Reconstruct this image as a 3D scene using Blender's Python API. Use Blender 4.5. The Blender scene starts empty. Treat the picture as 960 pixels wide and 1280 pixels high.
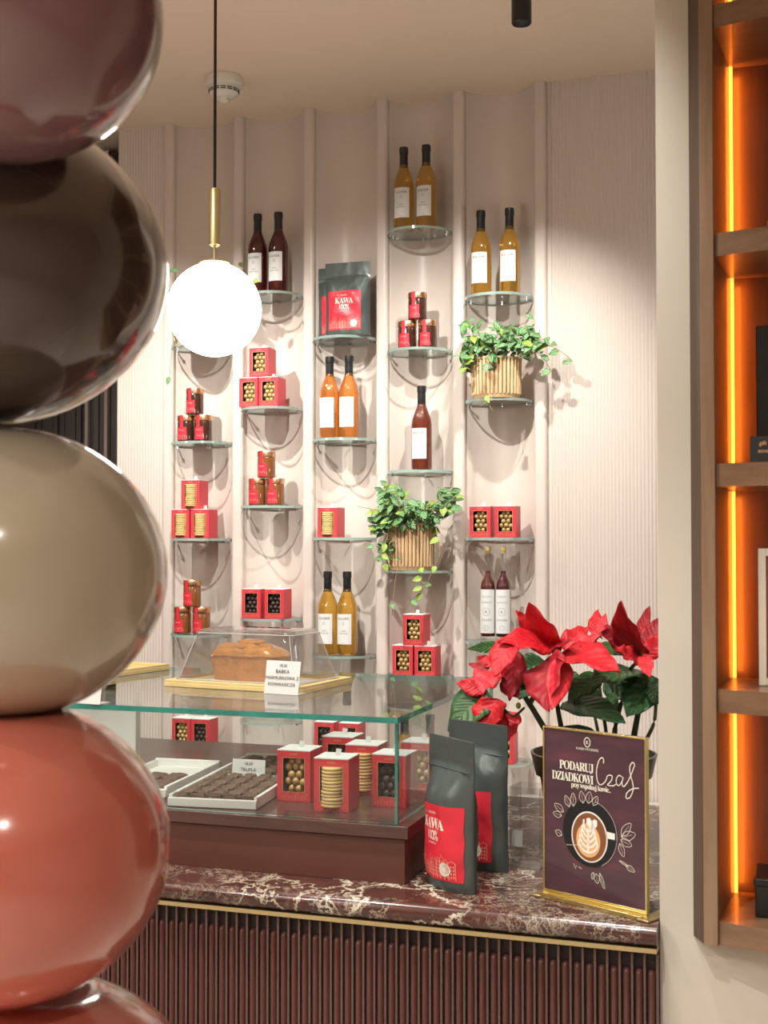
import bpy, math, random
from mathutils import Vector, Matrix, noise
random.seed(7)
C = bpy.context.scene.collection
PI = math.pi
# ------------------------------------------------------------------ camera
F = 1600.0
YAW = math.radians(18.5); PITCH = math.radians(1.43)
CAM = Vector((0, 0, 1.55))
cd = bpy.data.cameras.new('camera'); cam = bpy.data.objects.new('camera', cd); C.objects.link(cam)
cam.location = CAM; cam.rotation_euler = (PI/2 + PITCH, 0, YAW)
cd.sensor_width = 36; cd.lens = 45; cd.clip_start = .05
cd.dof.use_dof = True; cd.dof.focus_distance = 3.3; cd.dof.aperture_fstop = 11.0
bpy.context.scene.camera = cam
RM = cam.rotation_euler.to_matrix()
def at(px, py, Y):
    d = RM @ Vector((px-480, 640-py, -F))
    return CAM + d*(Y/d.y)
def atz(px, py, Z):
    d = RM @ Vector((px-480, 640-py, -F))
    return CAM + d*((Z-CAM.z)/d.z)
# ------------------------------------------------------------------ materials
MATS = {}
def mat(name, col, rough=.5, metal=0, coat=0, trans=0, ior=1.45, emit=None, es=0, var=.06, vs=30, bump=0, bs=200, spec=.5, sss=0):
    m = bpy.data.materials.new(name); m.use_nodes = True
    nt = m.node_tree; b = nt.nodes['Principled BSDF']
    tc = nt.nodes.new('ShaderNodeTexCoord')
    nz = nt.nodes.new('ShaderNodeTexNoise'); nz.inputs['Scale'].default_value = vs; nz.inputs['Detail'].default_value = 4
    nt.links.new(tc.outputs['Object'], nz.inputs['Vector'])
    mx = nt.nodes.new('ShaderNodeMix'); mx.data_type = 'RGBA'
    a = [max(0, c*(1-var)) for c in col]+[1]; z = [min(1, c*(1+var)) for c in col]+[1]
    mx.inputs[6].default_value = a; mx.inputs[7].default_value = z
    nt.links.new(nz.outputs['Fac'], mx.inputs[0]); nt.links.new(mx.outputs[2], b.inputs['Base Color'])
    b.inputs['Roughness'].default_value = rough; b.inputs['Metallic'].default_value = metal
    b.inputs['Coat Weight'].default_value = coat; b.inputs['Coat Roughness'].default_value = .05
    b.inputs['Transmission Weight'].default_value = trans; b.inputs['IOR'].default_value = ior
    b.inputs['Specular IOR Level'].default_value = spec
    if sss:
        b.inputs['Subsurface Weight'].default_value = sss; b.inputs['Subsurface Scale'].default_value = .01
    if emit:
        b.inputs['Emission Color'].default_value = (*emit, 1); b.inputs['Emission Strength'].default_value = es
    if bump:
        n2 = nt.nodes.new('ShaderNodeTexNoise'); n2.inputs['Scale'].default_value = bs; n2.inputs['Detail'].default_value = 5
        nt.links.new(tc.outputs['Object'], n2.inputs['Vector'])
        bp = nt.nodes.new('ShaderNodeBump'); bp.inputs['Strength'].default_value = bump; bp.inputs['Distance'].default_value = .002
        nt.links.new(n2.outputs['Fac'], bp.inputs['Height']); nt.links.new(bp.outputs['Normal'], b.inputs['Normal'])
    MATS[name] = m
    return m
def clear_mat(name, tint, ior=1.45, rough=.0):
    m = bpy.data.materials.new(name); m.use_nodes = True; nt = m.node_tree
    for n in list(nt.nodes): nt.nodes.remove(n)
    out = nt.nodes.new('ShaderNodeOutputMaterial'); t = nt.nodes.new('ShaderNodeBsdfTransparent'); g = nt.nodes.new('ShaderNodeBsdfGlossy')
    t.inputs[0].default_value = (*tint, 1); g.inputs['Roughness'].default_value = rough
    fr = nt.nodes.new('ShaderNodeFresnel'); fr.inputs[0].default_value = ior
    mx = nt.nodes.new('ShaderNodeMixShader')
    # smudges: tiny procedural variation of the clear tint
    ge = nt.nodes.new('ShaderNodeNewGeometry'); iv = nt.nodes.new('ShaderNodeMapRange')   # same index seen from both sides of the pane
    iv.inputs['To Min'].default_value = ior; iv.inputs['To Max'].default_value = 1/ior
    nt.links.new(ge.outputs['Backfacing'], iv.inputs['Value']); nt.links.new(iv.outputs[0], fr.inputs[0])
    nt.links.new(fr.outputs[0], mx.inputs[0]); nt.links.new(t.outputs[0], mx.inputs[1]); nt.links.new(g.outputs[0], mx.inputs[2])
    nt.links.new(mx.outputs[0], out.inputs[0]); MATS[name] = m
    return m
def ramp(nt, fac, stops):
    r = nt.nodes.new('ShaderNodeValToRGB')
    while len(r.color_ramp.elements) < len(stops): r.color_ramp.elements.new(.5)
    for e, (p, c) in zip(r.color_ramp.elements, stops): e.position = p; e.color = (*c, 1)
    nt.links.new(fac, r.inputs[0]); return r

wallm = mat('blush_wall_paint', (.66, .585, .525), .34, var=.02, vs=3, bump=.03, bs=60)
ceilm = mat('ceiling_paint', (.86, .71, .57), .75, var=.02, vs=2, bump=.04, bs=80)
pillm = mat('pillar_paint', (.60, .565, .49), .7, var=.015, vs=3, bump=.03, bs=90)
floorm = mat('floor_stone', (.62, .56, .50), .4, var=.1, vs=4)
shopm = mat('shop_wall_paint', (.40, .33, .28), .6, var=.05, vs=2)
slatm = mat('burgundy_slat_lacquer', (.105, .043, .036), .3, var=.06, vs=12, spec=.45)
slatf = mat('slat_fin_lacquer', (.135, .075, .065), .28, spec=.6)
slatb = mat('slat_backing', (.02, .009, .008), .6)
plinm = mat('plinth_lacquer', (.115, .042, .030), .4, var=.04, vs=8)
brass = mat('brushed_brass', (.60, .50, .27), .42, 1, var=.05, vs=40)
brassp = mat('polished_brass', (.86, .73, .33), .26, 1, var=.03)
chrome = mat('chrome', (.75, .75, .76), .15, 1)
black = mat('black_lacquer', (.012, .012, .013), .4)
blackcap = mat('black_capsule_foil', (.016, .018, .020), .28, var=.2, coat=.3)
whitep = mat('white_plastic', (.78, .76, .70), .35)
paper = mat('white_paper', (.72, .73, .715), .6, var=.02)
ink = mat('grey_ink', (.05, .05, .05), .6)
lightink = mat('pale_grey_ink', (.24, .25, .24), .6)
redpaper = mat('red_carton', (.62, .045, .062), .42, var=.06, vs=25, coat=.15)
redlabel = mat('red_label_paper', (.66, .028, .05), .4, var=.05, vs=40)
pinkink = mat('pink_ink', (.82, .38, .30), .5)
creamink = mat('cream_ink', (.86, .82, .70), .5)
goldink = mat('gold_ink', (.72, .42, .20), .4, .4)
cavity = mat('dark_carton_inside', (.03, .022, .02), .7)
goldnut = mat('gold_dusted_nut', (.50, .34, .14), .42, .25, var=.3, vs=60, bump=.2, bs=300)
darknut = mat('dark_cocoa_nut', (.045, .028, .022), .5, var=.4, vs=80, bump=.4, bs=300)
cookie = mat('golden_biscuit', (.74, .52, .22), .5, var=.25, vs=50, bump=.3, bs=250)
lidm = mat('copper_jar_lid', (.80, .47, .28), .3, 1, var=.06)
jamd = mat('dark_jam', (.05, .017, .010), .12, coat=1, var=.4, vs=30)
jamc = mat('caramel_spread', (.20, .07, .022), .12, coat=1, var=.3, vs=25)
greenedge = mat('green_glass_edge', (.50, .68, .62), .12, var=.2, vs=30, coat=.6, trans=.55)
tealedge = mat('teal_glass_edge', (.03, .26, .22), .1, var=.5, vs=18, coat=.8, trans=.2)
clear = clear_mat('clear_glass', (.955, .975, .968), 1.5)
cleartop = clear_mat('clear_top_glass', (.95, .97, .96), 1.62)
acryl = clear_mat('clear_acrylic', (.93, .93, .93), 1.42)
domem = clear_mat('clear_dome_acrylic', (.92, .92, .92), 1.7)
_nt = domem.node_tree; _o = _nt.nodes['Material Output'] if 'Material Output' in _nt.nodes else [n for n in _nt.nodes if n.type == 'OUTPUT_MATERIAL'][0]
_s = _o.inputs[0].links[0].from_socket; _d = _nt.nodes.new('ShaderNodeBsdfDiffuse'); _d.inputs[0].default_value = (.9, .88, .88, 1); _m = _nt.nodes.new('ShaderNodeMixShader')
_m.inputs[0].default_value = .03; _nt.links.new(_s, _m.inputs[1]); _nt.links.new(_d.outputs[0], _m.inputs[2]); _nt.links.new(_m.outputs[0], _o.inputs[0])
bamboo = mat('pale_bamboo', (.78, .60, .27), .45, var=.14, vs=30)
crust = mat('golden_crust', (.60, .27, .075), .5, var=.5, vs=55, bump=1, bs=120)
glaze = mat('orange_glaze', (.60, .25, .035), .10, coat=1, var=.6, vs=45, bump=.6, bs=70)
choco = mat('truffle_cocoa', (.17, .11, .08), .75, var=.45, vs=90, bump=.8, bs=260)
foil = mat('charcoal_green_foil', (.088, .108, .103), .34, .35, var=.15, vs=14, bump=.35, bs=26)
potplastic = mat('brown_plastic_pot', (.10, .075, .04), .3, var=.1, coat=.3)
soil = mat('dark_soil', (.03, .02, .014), .9, bump=.6, bs=120)
vinestem = mat('vine_stem', (.36, .24, .14), .6)
stemm = mat('poinsettia_stem', (.05, .075, .025), .55, var=.4, vs=25)
budm = mat('cyathia_green', (.35, .38, .06), .5)
leafdark = None
ledm = mat('amber_led', (1, .4, .08), .5, emit=(1, .27, .03), es=4)
lampm = mat('lit_lamp_face', (1, 1, 1), .5, emit=(1, .86, .68), es=30)
globem = mat('opal_glass_lit', (1, 1, 1), .3, emit=(1, .96, .90), es=12)
curtm = mat('dark_bronze_curtain', (.035, .028, .026), .45, .2)
taupe = mat('taupe_cabinet_laminate', (.36, .29, .26), .4)
greyplast = mat('light_grey_plastic', (.50, .48, .45), .4)
whiteb = mat('white_board_card', (.80, .80, .76), .45)
cupwhite = mat('cup_white_print', (.88, .84, .78), .35)
coffee1 = mat('coffee_brown_print', (.22, .085, .035), .35)
coffee2 = mat('coffee_crema_print', (.75, .44, .20), .35)
saucer = mat('saucer_black_print', (.012, .013, .015), .3)

def wood(name, c1, c2, rough=.35, scale=3, stretch=(14, 14, 1.2), coat=.2):
    m = mat(name, c1, rough, coat=coat, var=0); nt = m.node_tree; b = nt.nodes['Principled BSDF']
    tc = nt.nodes.new('ShaderNodeTexCoord'); mp = nt.nodes.new('ShaderNodeMapping'); mp.inputs['Scale'].default_value = stretch
    n = nt.nodes.new('ShaderNodeTexNoise'); n.inputs['Scale'].default_value = scale; n.inputs['Detail'].default_value = 8; n.inputs['Roughness'].default_value = .65
    nt.links.new(tc.outputs['Object'], mp.inputs[0]); nt.links.new(mp.outputs[0], n.inputs['Vector'])
    r = ramp(nt, n.outputs['Fac'], [(.32, c1), (.68, c2)]); nt.links.new(r.outputs[0], b.inputs['Base Color'])
    bp = nt.nodes.new('ShaderNodeBump'); bp.inputs['Strength'].default_value = .15; bp.inputs['Distance'].default_value = .001
    nt.links.new(n.outputs['Fac'], bp.inputs['Height']); nt.links.new(bp.outputs['Normal'], b.inputs['Normal'])
    return m
woodv = wood('walnut_upright', (.20, .125, .072), (.30, .20, .125), .38)
woodh = wood('walnut_shelf_board', (.155, .085, .045), (.235, .135, .075), .36, stretch=(1.2, 14, 14))
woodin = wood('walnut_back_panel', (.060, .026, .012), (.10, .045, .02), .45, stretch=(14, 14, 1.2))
wooddk = wood('dark_walnut_reveal', (.05, .024, .014), (.09, .042, .022), .5)
plintop = wood('dark_stained_board', (.060, .026, .022), (.105, .05, .042), .3, stretch=(1.5, 16, 16))

# dark red marble with pale veins
def marble():
    m = mat('red_marble', (.1, .03, .025), .22, coat=.25, var=0); nt = m.node_tree; b = nt.nodes['Principled BSDF']
    tc = nt.nodes.new('ShaderNodeTexCoord')
    w = nt.nodes.new('ShaderNodeTexNoise'); w.inputs['Scale'].default_value = 10; w.inputs['Detail'].default_value = 8; w.inputs['Roughness'].default_value = .62
    nt.links.new(tc.outputs['Object'], w.inputs['Vector'])
    ad = nt.nodes.new('ShaderNodeMixRGB'); ad.blend_type = 'LINEAR_LIGHT'; ad.inputs[0].default_value = .13
    nt.links.new(tc.outputs['Object'], ad.inputs[1]); nt.links.new(w.outputs['Color'], ad.inputs[2])
    base = nt.nodes.new('ShaderNodeTexNoise'); base.inputs['Scale'].default_value = 9; base.inputs['Detail'].default_value = 6
    nt.links.new(ad.outputs[0], base.inputs['Vector'])
    r0 = ramp(nt, base.outputs['Fac'], [(.3, (.028, .013, .011)), (.5, (.085, .027, .020)), (.62, (.055, .025, .020)), (.75, (.17, .12, .095))])
    prev = r0.outputs[0]
    for sc, th, col, ms in ((13, .06, (.50, .43, .33), 6), (34, .07, (.40, .33, .25), 9), (7, .035, (.66, .62, .50), 4)):
        v = nt.nodes.new('ShaderNodeTexVoronoi'); v.feature = 'DISTANCE_TO_EDGE'; v.inputs['Scale'].default_value = sc
        nt.links.new(ad.outputs[0], v.inputs['Vector'])
        rv = ramp(nt, v.outputs['Distance'], [(0, (1, 1, 1)), (th*.35, (.8, .8, .8)), (th, (0, 0, 0))])
        mk = nt.nodes.new('ShaderNodeTexNoise'); mk.inputs['Scale'].default_value = ms; mk.inputs['Detail'].default_value = 3
        nt.links.new(tc.outputs['Object'], mk.inputs['Vector'])
        rm = ramp(nt, mk.outputs['Fac'], [(.46, (0, 0, 0)), (.58, (1, 1, 1))])
        mu = nt.nodes.new('ShaderNodeMath'); mu.operation = 'MULTIPLY'
        nt.links.new(rv.outputs[0], mu.inputs[0]); nt.links.new(rm.outputs[0], mu.inputs[1])
        mx = nt.nodes.new('ShaderNodeMix'); mx.data_type = 'RGBA'; mx.inputs[7].default_value = (*col, 1)
        nt.links.new(mu.outputs[0], mx.inputs[0]); nt.links.new(prev, mx.inputs[6]); prev = mx.outputs[2]
    nt.links.new(prev, b.inputs['Base Color'])
    return m
marblem = marble()

# leaves: colour from the leaf's own uv (u across, v along)
def leafmat(name, base, vein, rough=.45, stripes=6, vw=.12, bump=.5, mid=None):
    m = mat(name, base, rough, var=0, spec=.4); nt = m.node_tree; b = nt.nodes['Principled BSDF']
    uv = nt.nodes.new('ShaderNodeUVMap'); uv.uv_map = 'UVMap'
    sp = nt.nodes.new('ShaderNodeSeparateXYZ'); nt.links.new(uv.outputs[0], sp.inputs[0])
    def mth(op, a, bb, c=None):
        n = nt.nodes.new('ShaderNodeMath'); n.operation = op
        for i, x in enumerate((a, bb)):
            if x is None: continue
            if isinstance(x, (int, float)): n.inputs[i].default_value = x
            else: nt.links.new(x, n.inputs[i])
        return n.outputs[0]
    d = mth('ABSOLUTE', mth('SUBTRACT', sp.outputs[0], .5), None)
    side = mth('SINE', mth('MULTIPLY', mth('SUBTRACT', sp.outputs[1], mth('MULTIPLY', d, .55)), stripes*6.283), None)
    midr = mth('LESS_THAN', d, vw*.22)
    sv = mth('GREATER_THAN', side, .93)
    tot = mth('MAXIMUM', midr, mth('MULTIPLY', sv, .45))
    if mid: 
        tot = mth('MAXIMUM', tot, mth('MULTIPLY', mth('LESS_THAN', mth('ABSOLUTE', mth('SUBTRACT', d, .2), None), .055), .8))
    nz = nt.nodes.new('ShaderNodeTexNoise'); nz.inputs['Scale'].default_value = 25
    tc = nt.nodes.new('ShaderNodeTexCoord'); nt.links.new(tc.outputs['Object'], nz.inputs['Vector'])
    r = ramp(nt, nz.outputs['Fac'], [(.3, tuple(c*.78 for c in base)), (.7, tuple(min(1, c*1.2) for c in base))])
    mx = nt.nodes.new('ShaderNodeMix'); mx.data_type = 'RGBA'; mx.inputs[7].default_value = (*vein, 1)
    nt.links.new(tot, mx.inputs[0]); nt.links.new(r.outputs[0], mx.inputs[6]); nt.links.new(mx.outputs[2], b.inputs['Base Color'])
    bp = nt.nodes.new('ShaderNodeBump'); bp.inputs['Strength'].default_value = bump; bp.inputs['Distance'].default_value = .0015
    nt.links.new(side, bp.inputs['Height']); nt.links.new(bp.outputs['Normal'], b.inputs['Normal'])
    b.inputs['Subsurface Weight'].default_value = 0
    return m
bractm = leafmat('red_bract', (.58, .012, .022), (.48, .010, .020), .5, 7, .12, .22)
bractd = leafmat('deep_red_bract', (.34, .007, .017), (.26, .005, .013), .5, 7, .12, .22)
bractp = leafmat('rose_red_bract', (.70, .035, .05), (.58, .02, .035), .5, 7, .12, .22)
leafdk = leafmat('dark_poinsettia_leaf', (.022, .07, .022), (.05, .13, .04), .4, 7)
leafmd = leafmat('green_poinsettia_leaf', (.035, .10, .026), (.06, .135, .035), .4, 7)
vineleaf = leafmat('variegated_vine_leaf', (.055, .19, .05), (.34, .46, .26), .38, 4, .1, .3, mid=True)
vineyoung = leafmat('young_vine_leaf', (.26, .38, .06), (.42, .48, .18), .4, 4, .1, .3)

# ------------------------------------------------------------------ mesh builder
class MB:
    def __init__(s): s.v = []; s.f = []; s.m = []; s.uv = []; s.mats = []
    def mi(s, m):
        if m is None: return 0
        if m not in s.mats: s.mats.append(m)
        return s.mats.index(m)
    def add(s, vs, fs, m=None, uvs=None):
        o = len(s.v); s.v += [tuple(x) for x in vs]; i = s.mi(m)
        for f in fs:
            s.f.append(tuple(o+k for k in f)); s.m.append(i)
            s.uv.append([uvs[k] for k in f] if uvs else [(0, 0)]*len(f))
        return s
    def box(s, a, b, m=None):
        x0, y0, z0 = a; x1, y1, z1 = b
        return s.add([(x0,y0,z0),(x1,y0,z0),(x1,y1,z0),(x0,y1,z0),(x0,y0,z1),(x1,y0,z1),(x1,y1,z1),(x0,y1,z1)],
              [(0,3,2,1),(4,5,6,7),(0,1,5,4),(1,2,6,5),(2,3,7,6),(3,0,4,7)], m)
    def prism(s, poly, z0, z1, m=None, mtop=None):     # poly in xy, ccw
        n = len(poly)
        vs = [(x, y, z0) for x, y in poly]+[(x, y, z1) for x, y in poly]
        s.add(vs, [tuple(range(n-1, -1, -1)), tuple(range(n, 2*n))], mtop or m)
        return s.add(vs, [(i, (i+1) % n, n+(i+1) % n, n+i) for i in range(n)], m)
    def rev(s, prof, n=32, c=(0,0,0), m=None, a0=0, a1=2*PI):   # prof list of (r,z)
        full = abs(a1-a0-2*PI) < 1e-6; k = n if full else n+1
        vs = []
        for r, z in prof:
            for i in range(k):
                a = a0+(a1-a0)*i/n
                vs.append((c[0]+r*math.cos(a), c[1]+r*math.sin(a), c[2]+z))
        fs = []
        for j in range(len(prof)-1):
            for i in range(n):
                i2 = (i+1) % k
                fs.append((j*k+i, j*k+i2, (j+1)*k+i2, (j+1)*k+i))
        return s.add(vs, fs, m)
    def cyl(s, r, z0, z1, n=24, c=(0,0,0), m=None):
        return s.rev([(0.0001, z0), (r, z0), (r, z1), (0.0001, z1)], n, c, m)
    def tube(s, pts, r, n=8, m=None, cap=True):
        pts = [Vector(p) for p in pts]; rs = r if isinstance(r, (list, tuple)) else [r]*len(pts)
        vs = []; up = Vector((0, 0, 1))
        for i, p in enumerate(pts):
            t = (pts[min(i+1, len(pts)-1)]-pts[max(i-1, 0)]).normalized()
            a = t.cross(up if abs(t.z) < .95 else Vector((1, 0, 0))).normalized(); b = t.cross(a)
            for k in range(n):
                q = 2*PI*k/n; vs.append(p+a*math.cos(q)*rs[i]+b*math.sin(q)*rs[i])
        fs = [(i*n+k, i*n+(k+1) % n, (i+1)*n+(k+1) % n, (i+1)*n+k) for i in range(len(pts)-1) for k in range(n)]
        if cap: fs += [tuple(range(n-1, -1, -1)), tuple((len(pts)-1)*n+k for k in range(n))]
        return s.add(vs, fs, m)
    def ball(s, c, r, nu=10, nv=7, m=None, sq=(1,1,1)):
        vs = [(c[0], c[1], c[2]-r*sq[2])]
        for j in range(1, nv):
            t = -PI/2+PI*j/nv
            for i in range(nu):
                a = 2*PI*i/nu; vs.append((c[0]+r*sq[0]*math.cos(t)*math.cos(a), c[1]+r*sq[1]*math.cos(t)*math.sin(a), c[2]+r*sq[2]*math.sin(t)))
        vs.append((c[0], c[1], c[2]+r*sq[2])); fs = []
        for i in range(nu):
            i2 = (i+1) % nu
            fs.append((0, 1+i2, 1+i)); fs.append((len(vs)-1, 1+(nv-2)*nu+i, 1+(nv-2)*nu+i2))
            for j in range(nv-2): fs.append((1+j*nu+i, 1+j*nu+i2, 1+(j+1)*nu+i2, 1+(j+1)*nu+i))
        return s.add(vs, fs, m)
    def grid(s, fn, nu, nv, m=None, flip=False):
        vs = []; uvs = []
        for j in range(nv+1):
            for i in range(nu+1):
                vs.append(fn(i/nu, j/nv)); uvs.append((i/nu, j/nv))
        k = nu+1
        fs = [(j*k+i, j*k+i+1, (j+1)*k+i+1, (j+1)*k+i) for j in range(nv) for i in range(nu)]
        if flip: fs = [f[::-1] for f in fs]
        return s.add(vs, fs, m, uvs)
    def mesh(s, name, sharp=35, smooth=True):
        me = bpy.data.meshes.new(name); me.from_pydata(s.v, [], s.f)
        for m in s.mats: me.materials.append(m)
        me.polygons.foreach_set('material_index', s.m)
        ul = me.uv_layers.new(name='UVMap'); flat = [c for f in s.uv for p in f for c in p]
        ul.data.foreach_set('uv', flat)
        me.update()
        if smooth:
            me.shade_smooth(); me.set_sharp_from_angle(angle=math.radians(sharp))
        return me
    def obj(s, name, parent=None, loc=(0,0,0), rz=0, bev=0, sharp=35, smooth=True):
        o = bpy.data.objects.new(name, s.mesh(name, sharp, smooth)); C.objects.link(o)
        o.location = loc; o.rotation_euler = (0, 0, rz); o.parent = parent
        if bev:
            b = o.modifiers.new('bevel', 'BEVEL'); b.width = bev; b.segments = 2; b.limit_method = 'ANGLE'; b.angle_limit = math.radians(40)
        return o
def tag(o, label, cat, group=None):
    o['label'] = label; o['category'] = cat
    if group: o['group'] = group
    return o
def thing(name, label, cat, loc=(0,0,0), rz=0, group=None):
    o = bpy.data.objects.new(name, None); C.objects.link(o); o.empty_display_size = .02
    o.location = loc; o.rotation_euler = (0, 0, rz)
    return tag(o, label, cat, group)
def struct(o): o['kind'] = 'structure'; return o
def kids(o): return list(CH.get(o.name, []))
def copy_tree(o, parent=None):
    c = o.copy(); C.objects.link(c); c.parent = parent
    for ch in [x for x in ALLK if x.parent == o]: copy_tree(ch, c)
    return c
ALLK = []
def proto_children(root):
    out = [x for x in C.objects if x.parent == root]
    for x in list(out): out += [y for y in C.objects if y.parent == x]
    return out
class Proto:
    def __init__(s, fn): s.fn = fn; s.root = None
    def place(s, label, cat, loc, rz=0, group=None):
        global ALLK
        if s.root is None:
            s.root = s.fn(); s.ch = proto_children(s.root); r = s.root
        else:
            ALLK = s.ch; r = copy_tree(s.root)
        r.location = loc; r.rotation_euler = (0, 0, rz); tag(r, label, cat, group)
        return r
# lettering: text outlines as a thin mesh standing in the xz plane facing -y, wrapped by fn(x,z)->y or (x,y,z)
TX = {}
def text_verts(body, size, align='CENTER', space=1.0):
    k = (body, size, align, space)
    if k in TX: return TX[k]
    c = bpy.data.curves.new('t', 'FONT'); c.body = body; c.size = size; c.align_x = align; c.space_character = space; c.resolution_u = 3
    o = bpy.data.objects.new('t', c); C.objects.link(o)
    me = bpy.data.meshes.new_from_object(o.evaluated_get(bpy.context.evaluated_depsgraph_get()))
    v = [(p.co.x, p.co.y) for p in me.vertices]; f = [tuple(p.vertices) for p in me.polygons]
    bpy.data.objects.remove(o); bpy.data.curves.remove(c); bpy.data.meshes.remove(me)
    TX[k] = (v, f); return v, f
def text(mb, body, size, x, z, fn, m, align='CENTER', space=1.0, rot=0, sx=1):
    v, f = text_verts(body, size, align, space); ca, sa = math.cos(rot), math.sin(rot)
    mb.add([fn(x+(a*sx)*ca-b*sa, z+(a*sx)*sa+b*ca) for a, b in v], f, m)
def flatpoly(mb, pts, fn, m): mb.add([fn(x, z) for x, z in pts], [tuple(range(len(pts)))], m)
def stroke(mb, pts, w, fn, m, closed=False):
    P = [Vector((a, b)) for a, b in pts]; n = len(P); vs = []
    for i in range(n):
        if closed: t = P[(i+1) % n]-P[i-1]
        else: t = P[min(i+1, n-1)]-P[max(i-1, 0)]
        t = t.normalized() if t.length > 0 else Vector((1, 0)); q = Vector((-t.y, t.x))*w/2
        vs += [P[i]+q, P[i]-q]
    fs = [(2*i, 2*i+1, (2*i+3) % (2*n), (2*i+2) % (2*n)) for i in range(n if closed else n-1)]
    mb.add([fn(p.x, p.y) for p in vs], fs, m)
def circ(cx, cz, rx, rz=None, n=24, a0=0, a1=2*PI):
    rz = rz or rx; return [(cx+rx*math.cos(a0+(a1-a0)*i/n), cz+rz*math.sin(a0+(a1-a0)*i/n)) for i in range(n)]
def spline(P, n=8):
    out = []
    for i in range(len(P)-1):
        p0 = P[max(i-1, 0)]; p1 = P[i]; p2 = P[i+1]; p3 = P[min(i+2, len(P)-1)]
        for k in range(n):
            t = k/n; out.append(tuple(.5*((2*p1[j])+(-p0[j]+p2[j])*t+(2*p0[j]-5*p1[j]+4*p2[j]-p3[j])*t*t+(-p0[j]+3*p1[j]-3*p2[j]+p3[j])*t**3) for j in range(len(p1))))
    out.append(tuple(P[-1])); return out
def math_serif(s):
    return ''.join(chr(0x1D400+ord(c)-65) if 'A' <= c <= 'Z' else chr(0x1D41A+ord(c)-97) if 'a' <= c <= 'z' else c for c in s)

# ------------------------------------------------------------------ setting
WALLY = 4.0; ZC = 3.02
PX = [-2.128, -1.862, -1.602, -1.341, -1.080, -.812]     # pilaster centres
PW = .021
BAY = [(PX[i]+PX[i+1])/2 for i in range(5)]
# back wall: fluted panel, scallops, fluted panel
line = []
def flutes(x0, x1, pitch=.0112, amp=.0028):
    n = int((x1-x0)/pitch)*5; out = []
    for i in range(n+1):
        x = x0+(x1-x0)*i/n; out.append((x, WALLY-.004-amp*abs(math.sin(PI*(x-x0)/pitch))))
    return out
line += flutes(-2.335, PX[0]-PW)
for i in range(5):
    a = PX[i]+PW-.003; b = PX[i+1]-PW+.003
    for k in range(25):
        t = k/24; line.append((a+(b-a)*t, WALLY+.062*(1-(2*t-1)**2)))
line += [(PX[5]+PW+.012, WALLY)]
line += flutes(PX[5]+PW+.014, .35)
mb = MB(); n = len(line)
mb.add([(x, y, 0) for x, y in line]+[(x, y, ZC) for x, y in line], [(i, i+1, n+i+1, n+i) for i in range(n-1)], wallm)
mb.box((-2.34, 4.08, 0), (.36, 4.2, ZC), wallm)
struct(mb.obj('wall_back', sharp=60))
for i, x in enumerate(PX):
    w = PW; d = .02; pts = []
    for k in range(9):
        a = PI+PI*k/8*.5; pts.append((x-w+.012+.012*math.cos(a), WALLY-d+.012+.012*math.sin(a)))
    for k in range(9):
        a = 1.5*PI+PI*k/8*.5; pts.append((x+w-.012+.012*math.cos(a), WALLY-d+.012+.012*math.sin(a)))
    pts += [(x+w, WALLY+.03), (x-w, WALLY+.03)]
    struct(MB().prism(pts, 0, ZC, wallm).obj('trim_%d' % (i+1), sharp=50))
struct(MB().box((-4.6, -4.2, -.05), (2.6, 4.3, 0), floorm).obj('floor'))
struct(MB().box((-4.6, -4.2, ZC), (2.6, 4.3, ZC+.05), ceilm).obj('ceiling'))
struct(MB().box((-4.7, -4.2, 0), (-4.6, 4.3, ZC), shopm).obj('wall_left'))
struct(MB().box((2.5, -4.2, 0), (2.6, 4.3, ZC), shopm).obj('wall_right'))
struct(MB().box((-4.6, -4.3, 0), (2.6, -4.2, ZC), shopm).obj('wall_front'))
struct(MB().box((-4.6, 4.2, 0), (-2.33, 4.3, ZC), shopm).obj('wall_rear'))
# dark glazed doorway left of the fluted panel
mb = MB()
for k in range(60):
    x = -3.5+k*.0195
    mb.box((x, 4.10+.012*math.sin(k*1.3), .02), (x+.019, 4.13+.012*math.sin(k*1.3), 2.98), curtm)
d = struct(mb.obj('door_1'))
for x in (-2.352, -2.42, -2.50):
    struct(MB().box((x-.006, 4.06, .02), (x+.006, 4.075, 2.98), chrome).obj('frame_bar', d))
# pillar wall at the right (recess for the shelving)
WY = 2.09; WX = -.2355
mb = MB()
mb.box((WX, WY, 0), (-.172, 2.42, ZC), pillm)
mb.box((-.172, WY, 0), (2.5, 2.42, .9305), pillm)
mb.box((-.172, 2.36, .9305), (2.5, 2.42, ZC), pillm)
mb.box((.80, WY, .9305), (2.5, 2.36, ZC), pillm)
mb.box((-.172, WY, 2.84), (.80, 2.36, ZC), pillm)
struct(mb.obj('wall_pillar'))

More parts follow.
